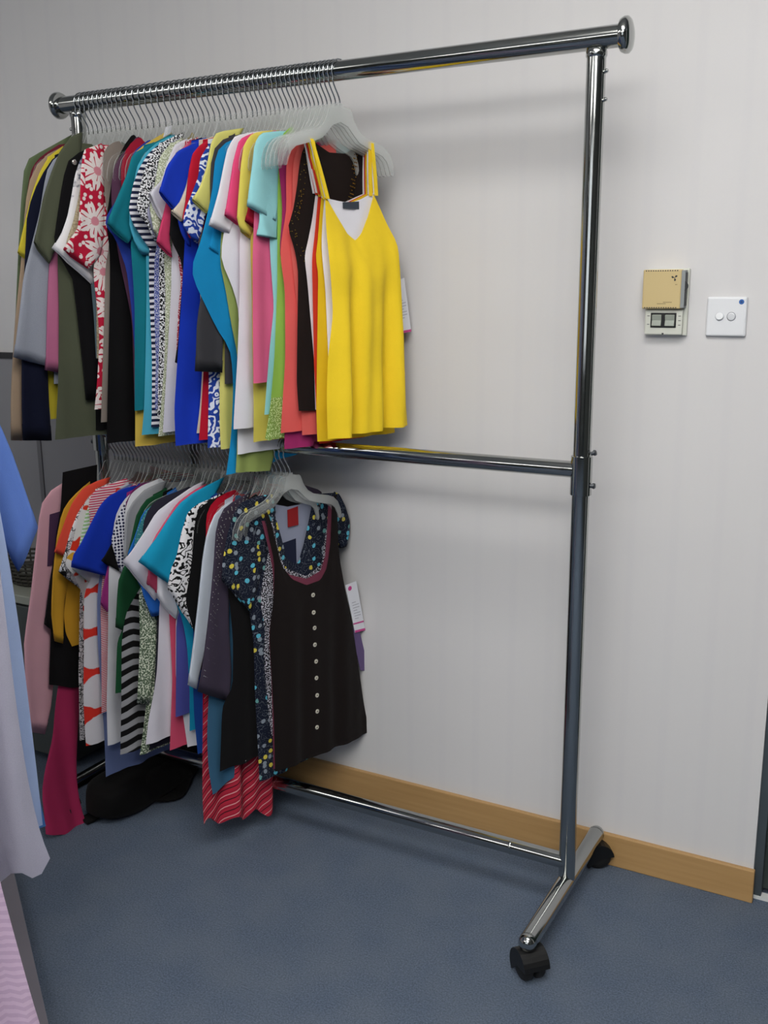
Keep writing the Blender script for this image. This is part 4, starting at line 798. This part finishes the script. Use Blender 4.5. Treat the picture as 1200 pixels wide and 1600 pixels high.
    {'name': 'tee', 'label': 'white tee with long pointed sleeve in the middle of the lower rail', 'cat': 't-shirt', 'mat': 's:dbd8e2', 'near': [(-.094,-.1375),(-.1425,-.276),(-.1797,-.3539),(-.19,-.454),(-.2006,-.5312),(-.2308,-.6352),(-.2427,-.7032)], 'sl': [([(-.0359,-.0922),(-.0735,-.1021),(-.14,-.1285),(-.1762,-.1468),(-.2098,-.1861),(-.2463,-.2242),(-.2712,-.2462)],[(-.0763,-.1481),(-.0963,-.1758),(-.109,-.2046),(-.1217,-.2334),(-.1389,-.2768),(-.1556,-.3123),(-.1939,-.3552)])]},
    {'name': 'tee', 'label': 'rose pink tee between two white tees on the lower rail', 'cat': 't-shirt', 'mat': 's:d2506f', 'near': [(-.0953,-.1438),(-.1326,-.2765),(-.1679,-.3784),(-.1677,-.4579),(-.1685,-.5546),(-.1876,-.7351)], 'sl': [([(-.0447,-.0976),(-.0823,-.1089),(-.1305,-.1304),(-.1626,-.163),(-.1963,-.1993),(-.2099,-.2224),(-.2259,-.3042)],[(-.0813,-.1538),(-.1013,-.1814),(-.1175,-.2094),(-.1306,-.2457),(-.1473,-.2812),(-.1669,-.3081),(-.1953,-.3375)])]},
    {'name': 'tee', 'label': 'white tee just left of the turquoise tee on the lower rail', 'cat': 't-shirt', 'mat': 's:e0dfe6', 'near': [(-.0967,-.15),(-.1262,-.2762),(-.1608,-.394),(-.1709,-.5516),(-.1553,-.6551),(-.1473,-.7383)], 'sl': [([(-.0496,-.1004),(-.089,-.1129),(-.1429,-.1423),(-.1783,-.174),(-.1933,-.2166),(-.2042,-.2752),(-.2104,-.3414)],[(-.0863,-.1595),(-.1067,-.1945),(-.1198,-.2308),(-.1298,-.2755),(-.1399,-.3202),(-.1499,-.3651),(-.1667,-.4021)])]},
    {'name': 'tee', 'label': 'periwinkle purple tee below the white sleeves of the lower rail', 'cat': 't-shirt', 'mat': 's:4a4f9c', 'near': [(-.0936,-.1416),(-.129,-.3053),(-.1716,-.4083),(-.1794,-.5305),(-.1884,-.6431)]},
    {'name': 'tee', 'label': 'turquoise tee with large pointed sleeve on the lower rail', 'cat': 't-shirt', 'mat': 's:1596bd', 'near': [(-.1019,-.139),(-.1379,-.2551),(-.1891,-.3335),(-.1651,-.4048),(-.1565,-.4706),(-.1561,-.5838),(-.1623,-.6856)], 'sl': [([(-.0283,-.0813),(-.0755,-.0928),(-.1216,-.1055),(-.1581,-.1238),(-.1897,-.1543),(-.2212,-.1903),(-.2732,-.2394)],[(-.0784,-.1429),(-.0965,-.1705),(-.1127,-.1984),(-.1289,-.2261),(-.1454,-.2613),(-.161,-.2811),(-.1996,-.3065)])]},
    {'name': 'long_tee', 'label': 'dark blue long tee left of the plum sleeve', 'cat': 't-shirt', 'mat': 's:1c4a9c', 'near': [(-.0809,-.1336),(-.1138,-.2585),(-.1472,-.3916),(-.1567,-.5487),(-.1588,-.646),(-.1535,-.746)]},
    {'name': 'blouse', 'label': 'black and white swirl print blouse on the lower rail', 'cat': 'blouse', 'mat': 'w:0d0c0e:e9e7ea:46:.16', 'near': [(-.0902,-.1461),(-.1193,-.2712),(-.141,-.3912),(-.1555,-.4507)], 'sl': [([(-.0549,-.1105),(-.0998,-.1217),(-.1362,-.1279),(-.1601,-.1419),(-.1784,-.1835),(-.1959,-.2402),(-.215,-.2663),(-.2245,-.3065)],[(-.0852,-.1545),(-.1032,-.182),(-.1158,-.2103),(-.1252,-.2469),(-.1346,-.2835),(-.1445,-.3278),(-.1504,-.3654),(-.161,-.4208)])]},
    {'name': 'tee', 'label': 'black tee beside the swirl print blouse', 'cat': 't-shirt', 'mat': 's:0b0b0d', 'near': [(-.0679,-.1195),(-.1087,-.1266),(-.1435,-.1374),(-.157,-.186),(-.1668,-.2597),(-.1898,-.3463),(-.1696,-.4259),(-.1538,-.5288)]},
    {'name': 'camisole', 'label': 'shiny red satin camisole on the lower rail', 'cat': 'camisole', 'mat': 's:b3152c', 'near': [(-.0575,-.1078),(-.0891,-.1089),(-.1173,-.1255),(-.1328,-.1439),(-.1353,-.1886),(-.145,-.2933),(-.1574,-.446),(-.1768,-.7471)], 'rough': .25},
    {'name': 'long_sleeve_top', 'label': 'silver grey satin blouse with long sleeve on the lower rail', 'cat': 'blouse', 'mat': 's:c4ccd8', 'near': [(-.0909,-.1497),(-.1119,-.2989),(-.1258,-.4524),(-.1338,-.5301)], 'sl': [([(-.0521,-.1181),(-.0862,-.1294),(-.1199,-.1448),(-.1456,-.1854),(-.1614,-.2425),(-.1772,-.3303),(-.1976,-.433),(-.2199,-.536)],[(-.0766,-.1598),(-.097,-.1943),(-.11,-.23),(-.1233,-.2733),(-.1331,-.3174),(-.147,-.3684),(-.1666,-.4571),(-.1959,-.5544)])], 'rough': .3},
    {'name': 'skirt', 'label': 'red skirt with thin diagonal stripes, lowest hem on the rack', 'cat': 'skirt', 'mat': 'g:b92a40:e0b6b4:4a1420', 'near': [(-.0776,-.1129),(-.1241,-.2945),(-.1794,-.5301),(-.1975,-.7172),(-.2077,-.8287),(-.2058,-.8931)], 'fold': .012, 'far': [(.0463,-.1402),(.0588,-.3345),(.0456,-.6663),(.0318,-.8008),(.015,-.9007),(.005,-.9359)], 'wavehem': .012},
    {'name': 'camisole', 'label': 'slate blue camisole with curved hem on the lower rail', 'cat': 'camisole', 'mat': 's:365f7c', 'near': [(-.0847,-.1106),(-.1345,-.2906),(-.1805,-.5274),(-.1957,-.6662),(-.1967,-.7473),(-.1877,-.8202)], 'far': [(.0528,-.1401),(.0453,-.3299),(.0117,-.6528),(-.0523,-.7162),(-.0841,-.7557),(-.1151,-.7864)]},
    {'name': 'long_sleeve_top', 'label': 'dusky plum top with sequinned shoulder on the lower rail', 'cat': 'top', 'mat': 's:3a3242', 'near': [(-.0911,-.1309),(-.1123,-.2937),(-.122,-.4471),(-.1231,-.5423)], 'sl': [([(-.0524,-.104),(-.0939,-.114),(-.1366,-.1308),(-.1563,-.1644),(-.1683,-.2514),(-.1865,-.3531),(-.2075,-.4703),(-.2261,-.544)],[(-.0808,-.1476),(-.0974,-.1825),(-.1106,-.2254),(-.1206,-.2766),(-.1293,-.3361),(-.1333,-.4127),(-.1316,-.5237),(-.1428,-.5941)])], 'sequin': 1},
    {'name': 'long_tee', 'label': 'black long tee with small white flower at its hem', 'cat': 't-shirt', 'mat': 's:0c0a0c', 'near': [(-.0602,-.1121),(-.1,-.1282),(-.1292,-.1977),(-.1475,-.2692),(-.1398,-.3318),(-.1344,-.4416),(-.1409,-.5665),(-.1716,-.584),(-.1883,-.7543)], 'flower': (-.1194,-.7486)},
    {'name': 'blouse', 'label': 'navy blouse with blue and yellow flower print on the lower rail', 'cat': 'blouse', 'mat': 'F:141a2c', 'near': [(-.0656,-.1477),(-.0876,-.2958),(-.097,-.3742),(-.0854,-.4527),(-.0874,-.5807),(-.0849,-.6966),(-.0844,-.8178)], 'sl': [([(-.0163,-.1133),(-.0638,-.1104),(-.1087,-.1181),(-.1336,-.1435),(-.1541,-.1916),(-.1697,-.2479),(-.17,-.2868)],[(-.0084,-.1573),(-.0216,-.1935),(-.031,-.2303),(-.0442,-.2664),(-.0573,-.3024),(-.0705,-.3384),(-.0935,-.3813)]),([(.182,-.1377),(.1994,-.1469),(.2163,-.1789),(.2311,-.2227),(.2281,-.2554),(.214,-.2811)],[(.1729,-.1556),(.1766,-.1805),(.1803,-.2056),(.1839,-.2357),(.1878,-.2594),(.196,-.2842)])], 'far': [(.182,-.1409),(.183,-.2717),(.1943,-.3574),(.2015,-.53),(.2089,-.7087),(.2186,-.8024)], 'tf': [(-.0656,-.1477),(-.0175,-.1405),(.0014,-.2054),(.0226,-.2754),(.0542,-.301),(.0766,-.2511),(.0953,-.1908),(.1138,-.1335),(.182,-.1409)], 'tb': [(-.0656,-.1477),(-.0077,-.1391),(.0313,-.1516),(.0718,-.152),(.1138,-.1335),(.182,-.1409)], 'mat_back': 's:8f94a8', 'label_red': [(.029,-.159),(.0619,-.2007)], 'label_navy': [(.0061,-.2374),(.0542,-.301)]},
    {'name': 'blouse', 'label': 'dark blouse with white lace-like paisley print on the lower rail', 'cat': 'blouse', 'mat': 'k:16161e:cfcfda:300:.5', 'near': [(-.0314,-.1522),(-.0448,-.2415),(-.0624,-.2919),(-.075,-.3589),(-.0628,-.4328),(-.071,-.4864),(-.0649,-.618),(-.0566,-.7037)], 'far': [(.1628,-.1448),(.1683,-.2674),(.1795,-.3525),(.1867,-.5239),(.1826,-.6977),(.181,-.7685)], 'tf': [(-.0314,-.1522),(-.0211,-.2307),(.0021,-.2948),(.0682,-.3282),(.1217,-.3071),(.1394,-.2132),(.1628,-.1448)], 'tb': [(-.0315,-.1552),(-.0217,-.2461),(.0018,-.3026),(.0681,-.333),(.1215,-.3136),(.1413,-.2216),(.1627,-.148)]},
    {'name': 'tank_top', 'label': 'dusty rose tank top framing the neckline of the brown button top', 'cat': 'tank top', 'mat': 's:7a3a4e', 'near': [(-.0757,-.1644),(-.0612,-.2215),(-.0469,-.2935),(-.0498,-.3631),(-.0666,-.4377),(-.0636,-.5507),(-.0644,-.665),(-.0674,-.7843)], 'far': [(.1503,-.1417),(.1502,-.2299),(.1528,-.2956),(.1746,-.3999),(.1929,-.5929),(.2139,-.7052),(.2388,-.7639)], 'tf': [(-.0757,-.1644),(-.0664,-.166),(-.0498,-.2237),(-.0324,-.2734),(.0018,-.3088),(.054,-.3298),(.1005,-.3205),(.1208,-.281),(.1266,-.2256),(.1309,-.1466),(.1503,-.1417)], 'tb': [(-.0757,-.1644),(-.0664,-.166),(-.0499,-.2267),(-.0327,-.2795),(.0016,-.3151),(.0539,-.3346),(.1003,-.3254),(.1207,-.2858),(.1265,-.2288),(.1308,-.1497),(.1503,-.1417)]},
    {'name': 'tank_top', 'label': 'dark brown button-front tank top, frontmost on the lower rail', 'cat': 'tank top', 'mat': 's:150e0d', 'near': [(-.0805,-.1428),(-.0731,-.1875),(-.0554,-.267),(-.0631,-.3581),(-.0778,-.4327),(-.0748,-.545),(-.073,-.643),(-.0748,-.7852)], 'far': [(.1464,-.1351),(.1484,-.2282),(.1512,-.2937),(.1709,-.3972),(.1877,-.4518),(.2124,-.5962),(.2339,-.7091),(.2517,-.7947)], 'tf': [(-.0805,-.1428),(-.0692,-.1417),(-.0513,-.2143),(-.0345,-.2775),(-.0043,-.3168),(.0395,-.3408),(.0855,-.3383),(.1096,-.3111),(.1219,-.2554),(.1313,-.1407),(.1464,-.1351)], 'tb': [(-.0805,-.1428),(-.0692,-.1417),(-.0516,-.2203),(-.0347,-.2837),(-.0045,-.323),(.0393,-.3472),(.0853,-.3431),(.1117,-.3148),(.1239,-.2591),(.1313,-.1423),(.1464,-.1351)], 'buttons': [(.0572,-.369),(.0559,-.4124),(.0567,-.4518),(.0554,-.4942),(.0582,-.5382),(.059,-.5819),(.0597,-.6276),(.0584,-.6696),(.0571,-.712)], 'ptag': [[(.1736,-.3728),(.212,-.3697),(.2419,-.5085),(.2048,-.5057)],[(.1958,-.4965),(.219,-.4853),(.259,-.6293),(.2261,-.6143)]]},
]

def arm_reach(G):
    # hangers come in widths that suit the garment's shoulders
    p = resample(G['sl'][0][0] if G.get('sl') and not G.get('flat') else G['near'], 60, 0)
    k = int(np.argmin(np.abs(p[:, 1]+.165)))
    return float(np.clip((-p[k, 0]-.006)/.155, .72, 1.02))
def hanger_label(G):
    w = ('clear hanger carrying the '+G['label'].replace(',', '')).split()[:16]
    while w[-1] in ('the', 'of', 'on', 'and', 'with', 'a', 'at', 'to', 'in', 'left', 'lower', 'upper'): w.pop()
    return ' '.join(w)
UPX = .9*np.interp(np.arange(len(UPPER)), [0, 10, 18, 32, 42, 52], [-1.395, -1.235, -1.075, -.845, -.715, -.60])
LOX = .9*np.linspace(-1.365, -.7667, len(LOWER))
for i, G in enumerate(UPPER):
    garment(G, UPX[i], TOPZ, i, len(UPPER), 'clothes on the upper rail')
    hanger(UPX[i], TOPZ, ROT, hanger_label(G), 'hangers on the upper rail', 1.0 if i > 47 else arm_reach(G))
for i, G in enumerate(LOWER):
    garment(G, LOX[i], MIDZ, i, len(LOWER), 'clothes on the lower rail')
    hanger(LOX[i], MIDZ, ROT, hanger_label(G), 'hangers on the lower rail', 1.0 if i > 41 else arm_reach(G))
# ------------------------------------------------------------------ wall fittings
th = empty('thermostat', (.094, 0, 1.30)); tag(th, 'cream thermostat with two rocker switches on the wall', 'thermostat')
box('backplate', (-.039, -.010, -.066), (.045, 0, .068), OFFWH, th, .002)
box('lower_body', (-.038, -.022, -.064), (.038, -.010, -.014), OFFWH, th, .002)
cv = box('cover', (-.043, -.032, -.012), (.034, -.010, .066), CREAMP, th, .0025)
side = box('dial_slot', (.0335, -.030, -.010), (.041, -.010, .064), plain('slot_grey', '8b8f90', .5), th)
box('dial_edge', (.0405, -.026, -.006), (.0425, -.012, .060), DARK, side)
dial = lathe_axis('dial_wheel', [(0, .011), (.003, .011)], (.0365, -.026, .033), (0, -1, 0), DARK, th, 18)
for q in range(14):
    box('vent_slot', (-.038+q*.0048, -.0324, .0625), (-.0355+q*.0048, -.0318, .0645), DARK, cv)
    box('vent_slot', (-.038+q*.0048, -.0324, -.0105), (-.0355+q*.0048, -.0318, -.0085), DARK, cv)
sy = empty('fan_symbol', (.0205, -.0323, .0495)); sy.parent = th
for q in range(3):
    a = math.radians(40+q*120)
    V = [(0, 0, 0), (math.cos(a-.35)*.0055, 0, math.sin(a-.35)*.0055), (math.cos(a)*.007, 0, math.sin(a)*.007), (math.cos(a+.5)*.005, 0, math.sin(a+.5)*.005)]
    V = V + [(x, -.0004, z) for x, y, z in V]
    mesh_obj('blade', V, [(4, 5, 6, 7), (3, 2, 1, 0), (0, 1, 5, 4), (1, 2, 6, 5), (2, 3, 7, 6), (3, 0, 4, 7)], DARK, sy, smooth=False)
ink = plain('brown_ink', '7a6a48', .6)
for q, (a, b, z) in enumerate([(.000, .018, .0012), (-.012, .006, -.0018), (.0225, .027, .036)]):
    n = max(2, int((b-a)/.0022))
    for k in range(n):
        x = a+(b-a)*k/n; box('print_mark', (x, -.0324, z-.0007), (x+.0014, -.0318, z+.0009), ink, cv)
rk = box('switch_recess', (-.026, -.0228, -.050), (.026, -.0215, -.020), BLACKP, th, .001)
for x in (-.013, .0135):
    s_ = prism('rocker', [(-.0225, -.047), (-.0285, -.046), (-.0255, -.035), (-.0285, -.0245), (-.0225, -.0235)], x-.0095, x+.0095, plain('rocker_grey', '9aa096', .35), th, .001)
for x, z in ((-.033, -.027), (-.033, -.044), (.030, -.027), (.030, -.036), (.030, -.045)):
    box('print_mark', (x, -.0224, z), (x+.005, -.0218, z+.0012), DARK, th)
box('screw_notch', (-.002, -.0224, -.0635), (.002, -.0215, -.0605), DARK, th)

sw = empty('light_switch', (.215, 0, 1.2728)); tag(sw, 'square white two-gang light switch with blue sticker', 'light switch')
box('plate', (-.0387, -.010, -.0387), (.0387, 0, .0387), WHITEP, sw, .004, 3)
for x, tilt in ((-.0125, .18), (.010, -.18)):
    lathe_axis('switch_ring', [(0, .0088), (.0008, .0088), (.0012, .0080)], (x, -.010, .0005), (0, -1, 0), plain('switch_ring_grey', '8c8f96' if x > 0 else 'c8cad0', .4), sw, 24)  # grey ring around each button, darker on the right one
    ro = lathe_axis('switch_button', [(0, .0076), (.0022, .0076), (.0032, .0068), (.0035, .003)], (x, -.0098, .0005), (0, -1, tilt), WHITEP, sw, 24)
lathe_axis('sticker', [(0, .0050), (.0005, .0050)], (.0278, -.0101, .0290), (0, -1, 0), plain('blue_sticker', '2b62a8', .4), sw, 20)
lathe_axis('sticker_mark', [(0, .002), (.0003, .002)], (.0278, -.0106, .0290), (0, -1, 0), plain('dark_blue_ink', '1c3c7c', .4), sw, 12)

# ------------------------------------------------------------------ low cabinet and basket behind the left end of the rack
lc = empty('low_cabinet', (-1.9, -.14, 0)); tag(lc, 'low dark cabinet with pale top behind the pink robe', 'cabinet')
box('carcass', (-.45, -.105, .02), (.45, .115, .475), plain('cabinet_green_grey', '3a3f3d', .6), lc, .003)
box('worktop', (-.47, -.122, .475), (.47, .118, .50), plain('cabinet_top', '9a9d92', .5), lc, .003)
for x0, x1 in ((-.44, -.003), (.003, .44)):
    d_ = box('door', (x0, -.120, .03), (x1, -.105, .468), plain('cabinet_front', '484d4c', .55), lc, .002)
    kx = x1-.04 if x0 > 0 else x0+.04
    lathe_axis('knob', [(0, .006), (.010, .006), (.012, .013), (.020, .013), (.024, .008)], (kx, -.120, .435), (0, -1, 0), BLACKP, d_, 16)
bk = empty('basket', (-1.66, -.15, .5005)); tag(bk, 'small dark woven basket on the low cabinet', 'basket')
bkm = plain('dark_cane', '3a3830', .7)
for k in range(7):
    r = .07+.006*k; z = .006+.012*k
    tube('hoop', [(math.cos(a)*r, math.sin(a)*r*.7, z) for a in np.linspace(0, 2*math.pi, 33)], .0035, bkm, bk, 6, False)
for k in range(22):
    a = 2*math.pi*k/22
    tube('stake', [(math.cos(a)*.07, math.sin(a)*.049, .003), (math.cos(a)*.109, math.sin(a)*.076, .085)], .0028, bkm, bk, 6)
lathe_axis('bottom', [(0, .066), (.004, .066)], (0, 0, 0), (0, 0, 1), bkm, bk, 24).scale = (1, .7, 1)

# ------------------------------------------------------------------ black bag with a strap on the carpet
bg_ = empty('shoulder_bag', (-1.16, -.22, 0), 0); tag(bg_, 'black fabric bag with strap lying on the carpet under the clothes', 'bag')
bagm = fabric('s:060506')
def soft_box(name, c, h, mat, par, e=.45, seed=1):
    V, F, UV = [], [], []; nu, nv = 28, 18; rnd = random.Random(seed); ph = rnd.random()*6
    for j in range(nv+1):
        for i in range(nu):
            a = 2*math.pi*i/nu; b = -math.pi/2+math.pi*j/nv
            f = lambda t: (abs(t)**e)*(1 if t >= 0 else -1)
            x = h[0]*f(math.cos(b))*f(math.cos(a)); y = h[1]*f(math.cos(b))*f(math.sin(a)); z = h[2]*f(math.sin(b))
            k = 1+.03*math.sin(x*40+ph)+.025*math.sin(y*55+z*30+ph)
            V.append((c[0]+x*k, c[1]+y*k, max(0.001, c[2]+z*(1+.06*math.sin(x*25+y*20+ph))))); UV.append((x+y, z+y))
    for j in range(nv):
        for i in range(nu): F.append((j*nu+i, j*nu+(i+1) % nu, (j+1)*nu+(i+1) % nu, (j+1)*nu+i))
    return mesh_obj(name, V, F, mat, par, UV)
soft_box('bag_body', (-.015, -.035, .050), (.075, .19, .050), bagm, bg_, .5, 3)
soft_box('flap', (.018, -.01, .052), (.050, .12, .046), bagm, bg_, .5, 5)
def strap_band(name, pts, w, th, mat, par):
    pts = [Vector(p) for p in pts]; V, F = [], []
    for i, p in enumerate(pts):
        t = (pts[min(i+1, len(pts)-1)]-pts[max(i-1, 0)]).normalized(); sd = Vector((t.y, -t.x, 0)).normalized()
        for a, z in ((-w, 0), (w, 0), (w, th), (-w, th)): V.append(p+sd*a+Vector((0, 0, z)))
    for i in range(len(pts)-1):
        k = i*4
        for q in range(4): F.append((k+q, k+(q+1) % 4, k+4+(q+1) % 4, k+4+q))
    F += [(3, 2, 1, 0), tuple(len(V)-4+q for q in range(4))]
    return mesh_obj(name, V, F, mat, par, [(v[0], v[1]) for v in V], smooth=False)
sp = resample([(-.048, -.235), (-.035, -.195), (-.02, -.150), (.0, -.11), (.03, -.078), (.062, -.055), (.078, -.02), (.06, .04), (.0, .09)], 26)
strap_band('strap', [(x, y, .004+.010*math.sin(i*.4)**2+.045*max(0,(i-17)/9)) for i, (x, y) in enumerate(sp)], .02, .005, bagm, bg_)

# ------------------------------------------------------------------ second rack at the left edge of the frame
TD = Vector((.816, -.577, 0)); WD = Vector((.577, .816, 0))
A0 = Vector((-.745, -1.018, 0))
rk2 = empty('garment_rack', A0); tag(rk2, 'grey-based clothes rack at the left edge of the picture', 'garment rack')
gm = plain('grey_base', '77737c', .6)
def P2(t, w, z): return A0*0 + TD*t + WD*w + Vector((0, 0, z))
def bar(name, t0, t1, w0, w1, z0, z1, mat):
    v = [P2(t, w, z) for z in (z0, z1) for t, w in ((t0, w0), (t1, w0), (t1, w1), (t0, w1))]
    return mesh_obj(name, v, [(3, 2, 1, 0), (4, 5, 6, 7), (0, 1, 5, 4), (1, 2, 6, 5), (2, 3, 7, 6), (3, 0, 4, 7)], mat, rk2, smooth=False)
bar('base_bar', -.55, .52, -.035, .004, 0, .022, gm)
bar('base_bar', -.55, .52, -.46, -.42, 0, .022, gm)
for t in (-.55, .48):
    bar('cross_bar', t, t+.04, -.43, -.02, 0.001, .021, gm)
    tube('post', [P2(t+.02, -.235, .02), P2(t+.02, -.235, 1.62)], .016, CHROME, rk2, 16)
tube('top_rail', [P2(-.6, -.235, 1.62), P2(.56, -.235, 1.62)], .016, CHROME, rk2, 20)
FRONT = [
    {'name': 'tee', 'label': 'blue short-sleeved tee on the rack at the left edge', 'cat': 't-shirt', 'mat': 's:6a8cdc', 't': -.25, 'near': [(-.03,-.112),(-.14,-.148),(-.2,-.4041),(-.2,-.4984),(-.2,-.6437),(-.2,-.7678),(-.2,-.9458)], 'far': [(.03,-.112),(.14,-.148),(.221,-.4041),(.245,-.4984),(.2566,-.6437),(.2549,-.7678),(.2417,-.9458)], 'flat': 1, 'fold': .012, 'sl': [([(.09,-.128),(.145,-.15),(.2103,-.4037),(.267,-.4998),(.2934,-.5858),(.3257,-.7281)],[(.1,-.25),(.14,-.34),(.2058,-.5669),(.2355,-.6661),(.2616,-.756),(.2835,-.8122)])]},
    {'name': 'dress', 'label': 'pale blue long dress between blue tee and grey dress', 'cat': 'dress', 'mat': 's:b4c8f2', 't': -.08, 'near': [(-.03,-.112),(-.14,-.148),(-.16,-.3935),(-.16,-.5454),(-.16,-.6581),(-.16,-.7744),(-.16,-.8942),(-.16,-1.0174),(-.16,-1.1446),(-.16,-1.2624)], 'far': [(.03,-.112),(.14,-.148),(.2109,-.3935),(.2371,-.5454),(.2478,-.6581),(.2567,-.7744),(.2628,-.8942),(.2658,-1.0174),(.2689,-1.1446),(.2708,-1.2624)], 'flat': 1, 'fold': .012},
    {'name': 'dress', 'label': 'darker blue hem peeking behind the pale blue dress', 'cat': 'dress', 'mat': 's:4a7cc0', 't': -.13, 'near': [(-.03,-.112),(-.14,-.148),(-.14,-.3966),(-.14,-.5519),(-.14,-.6904),(-.14,-.8836),(-.14,-1.0736),(-.14,-1.2078),(-.14,-1.2937)], 'far': [(.03,-.112),(.14,-.148),(.2139,-.3966),(.2304,-.5519),(.2391,-.6904),(.2495,-.8836),(.2571,-1.0736),(.2714,-1.2078),(.281,-1.2937)], 'flat': 1, 'fold': .012},
    {'name': 'dress', 'label': 'heather grey dress with scalloped hem at the left edge', 'cat': 'dress', 'mat': 'h:c2c0d0:a8a6ba', 't': .05, 'near': [(-.03,-.112),(-.14,-.148),(-.2,-.3844),(-.2,-.525),(-.2,-.6615),(-.2,-.8023),(-.2,-.9374),(-.2,-1.0785),(-.2,-1.19),(-.2,-1.2682)], 'far': [(.03,-.112),(.14,-.148),(.1762,-.3844),(.2088,-.525),(.227,-.6615),(.2304,-.8023),(.2329,-.9374),(.2396,-1.0785),(.2515,-1.19),(.2657,-1.2682)], 'flat': 1, 'fold': .012, 'wavehem': .016},
    {'name': 'dress', 'label': 'lavender pink striped dress at the lower left corner', 'cat': 'dress', 'mat': 'b:c4a9c4:d2b9d0:.014:.5', 't': .22, 'near': [(-.03,-.112),(-.14,-.148),(-.2,-.3731),(-.2,-.68),(-.2,-.9812),(-.2,-1.1798),(-.2,-1.2859),(-.2,-1.3962),(-.2,-1.4989)], 'far': [(.03,-.112),(.14,-.148),(.1449,-.3731),(.1392,-.68),(.1542,-.9812),(.173,-1.1798),(.1876,-1.2859),(.2027,-1.3962),(.2194,-1.4989)], 'flat': 1, 'fold': .012},
]

for G in FRONT:
    c = A0 + TD*G['t'] + WD*(-.235)
    t = empty(G['name'], (c.x, c.y, 1.62), math.atan2(-TD.y*-1, TD.x)); tag(t, G['label'], G['cat'], 'clothes on the rack at the left edge')
    G['_back'] = None
    make_body(t, G, fabric(G['mat']), G['t']*7, .035)
    for k, (o, i) in enumerate(G.get('sl', [])): make_sleeve(t, o, i, fabric(G['mat']), .03, .012, k)
    h = hanger(c.x, 1.62, 0, hanger_label(G), 'hangers on the rack at the left edge')
    h.location = (c.x, c.y, 1.62); h.rotation_euler = t.rotation_euler
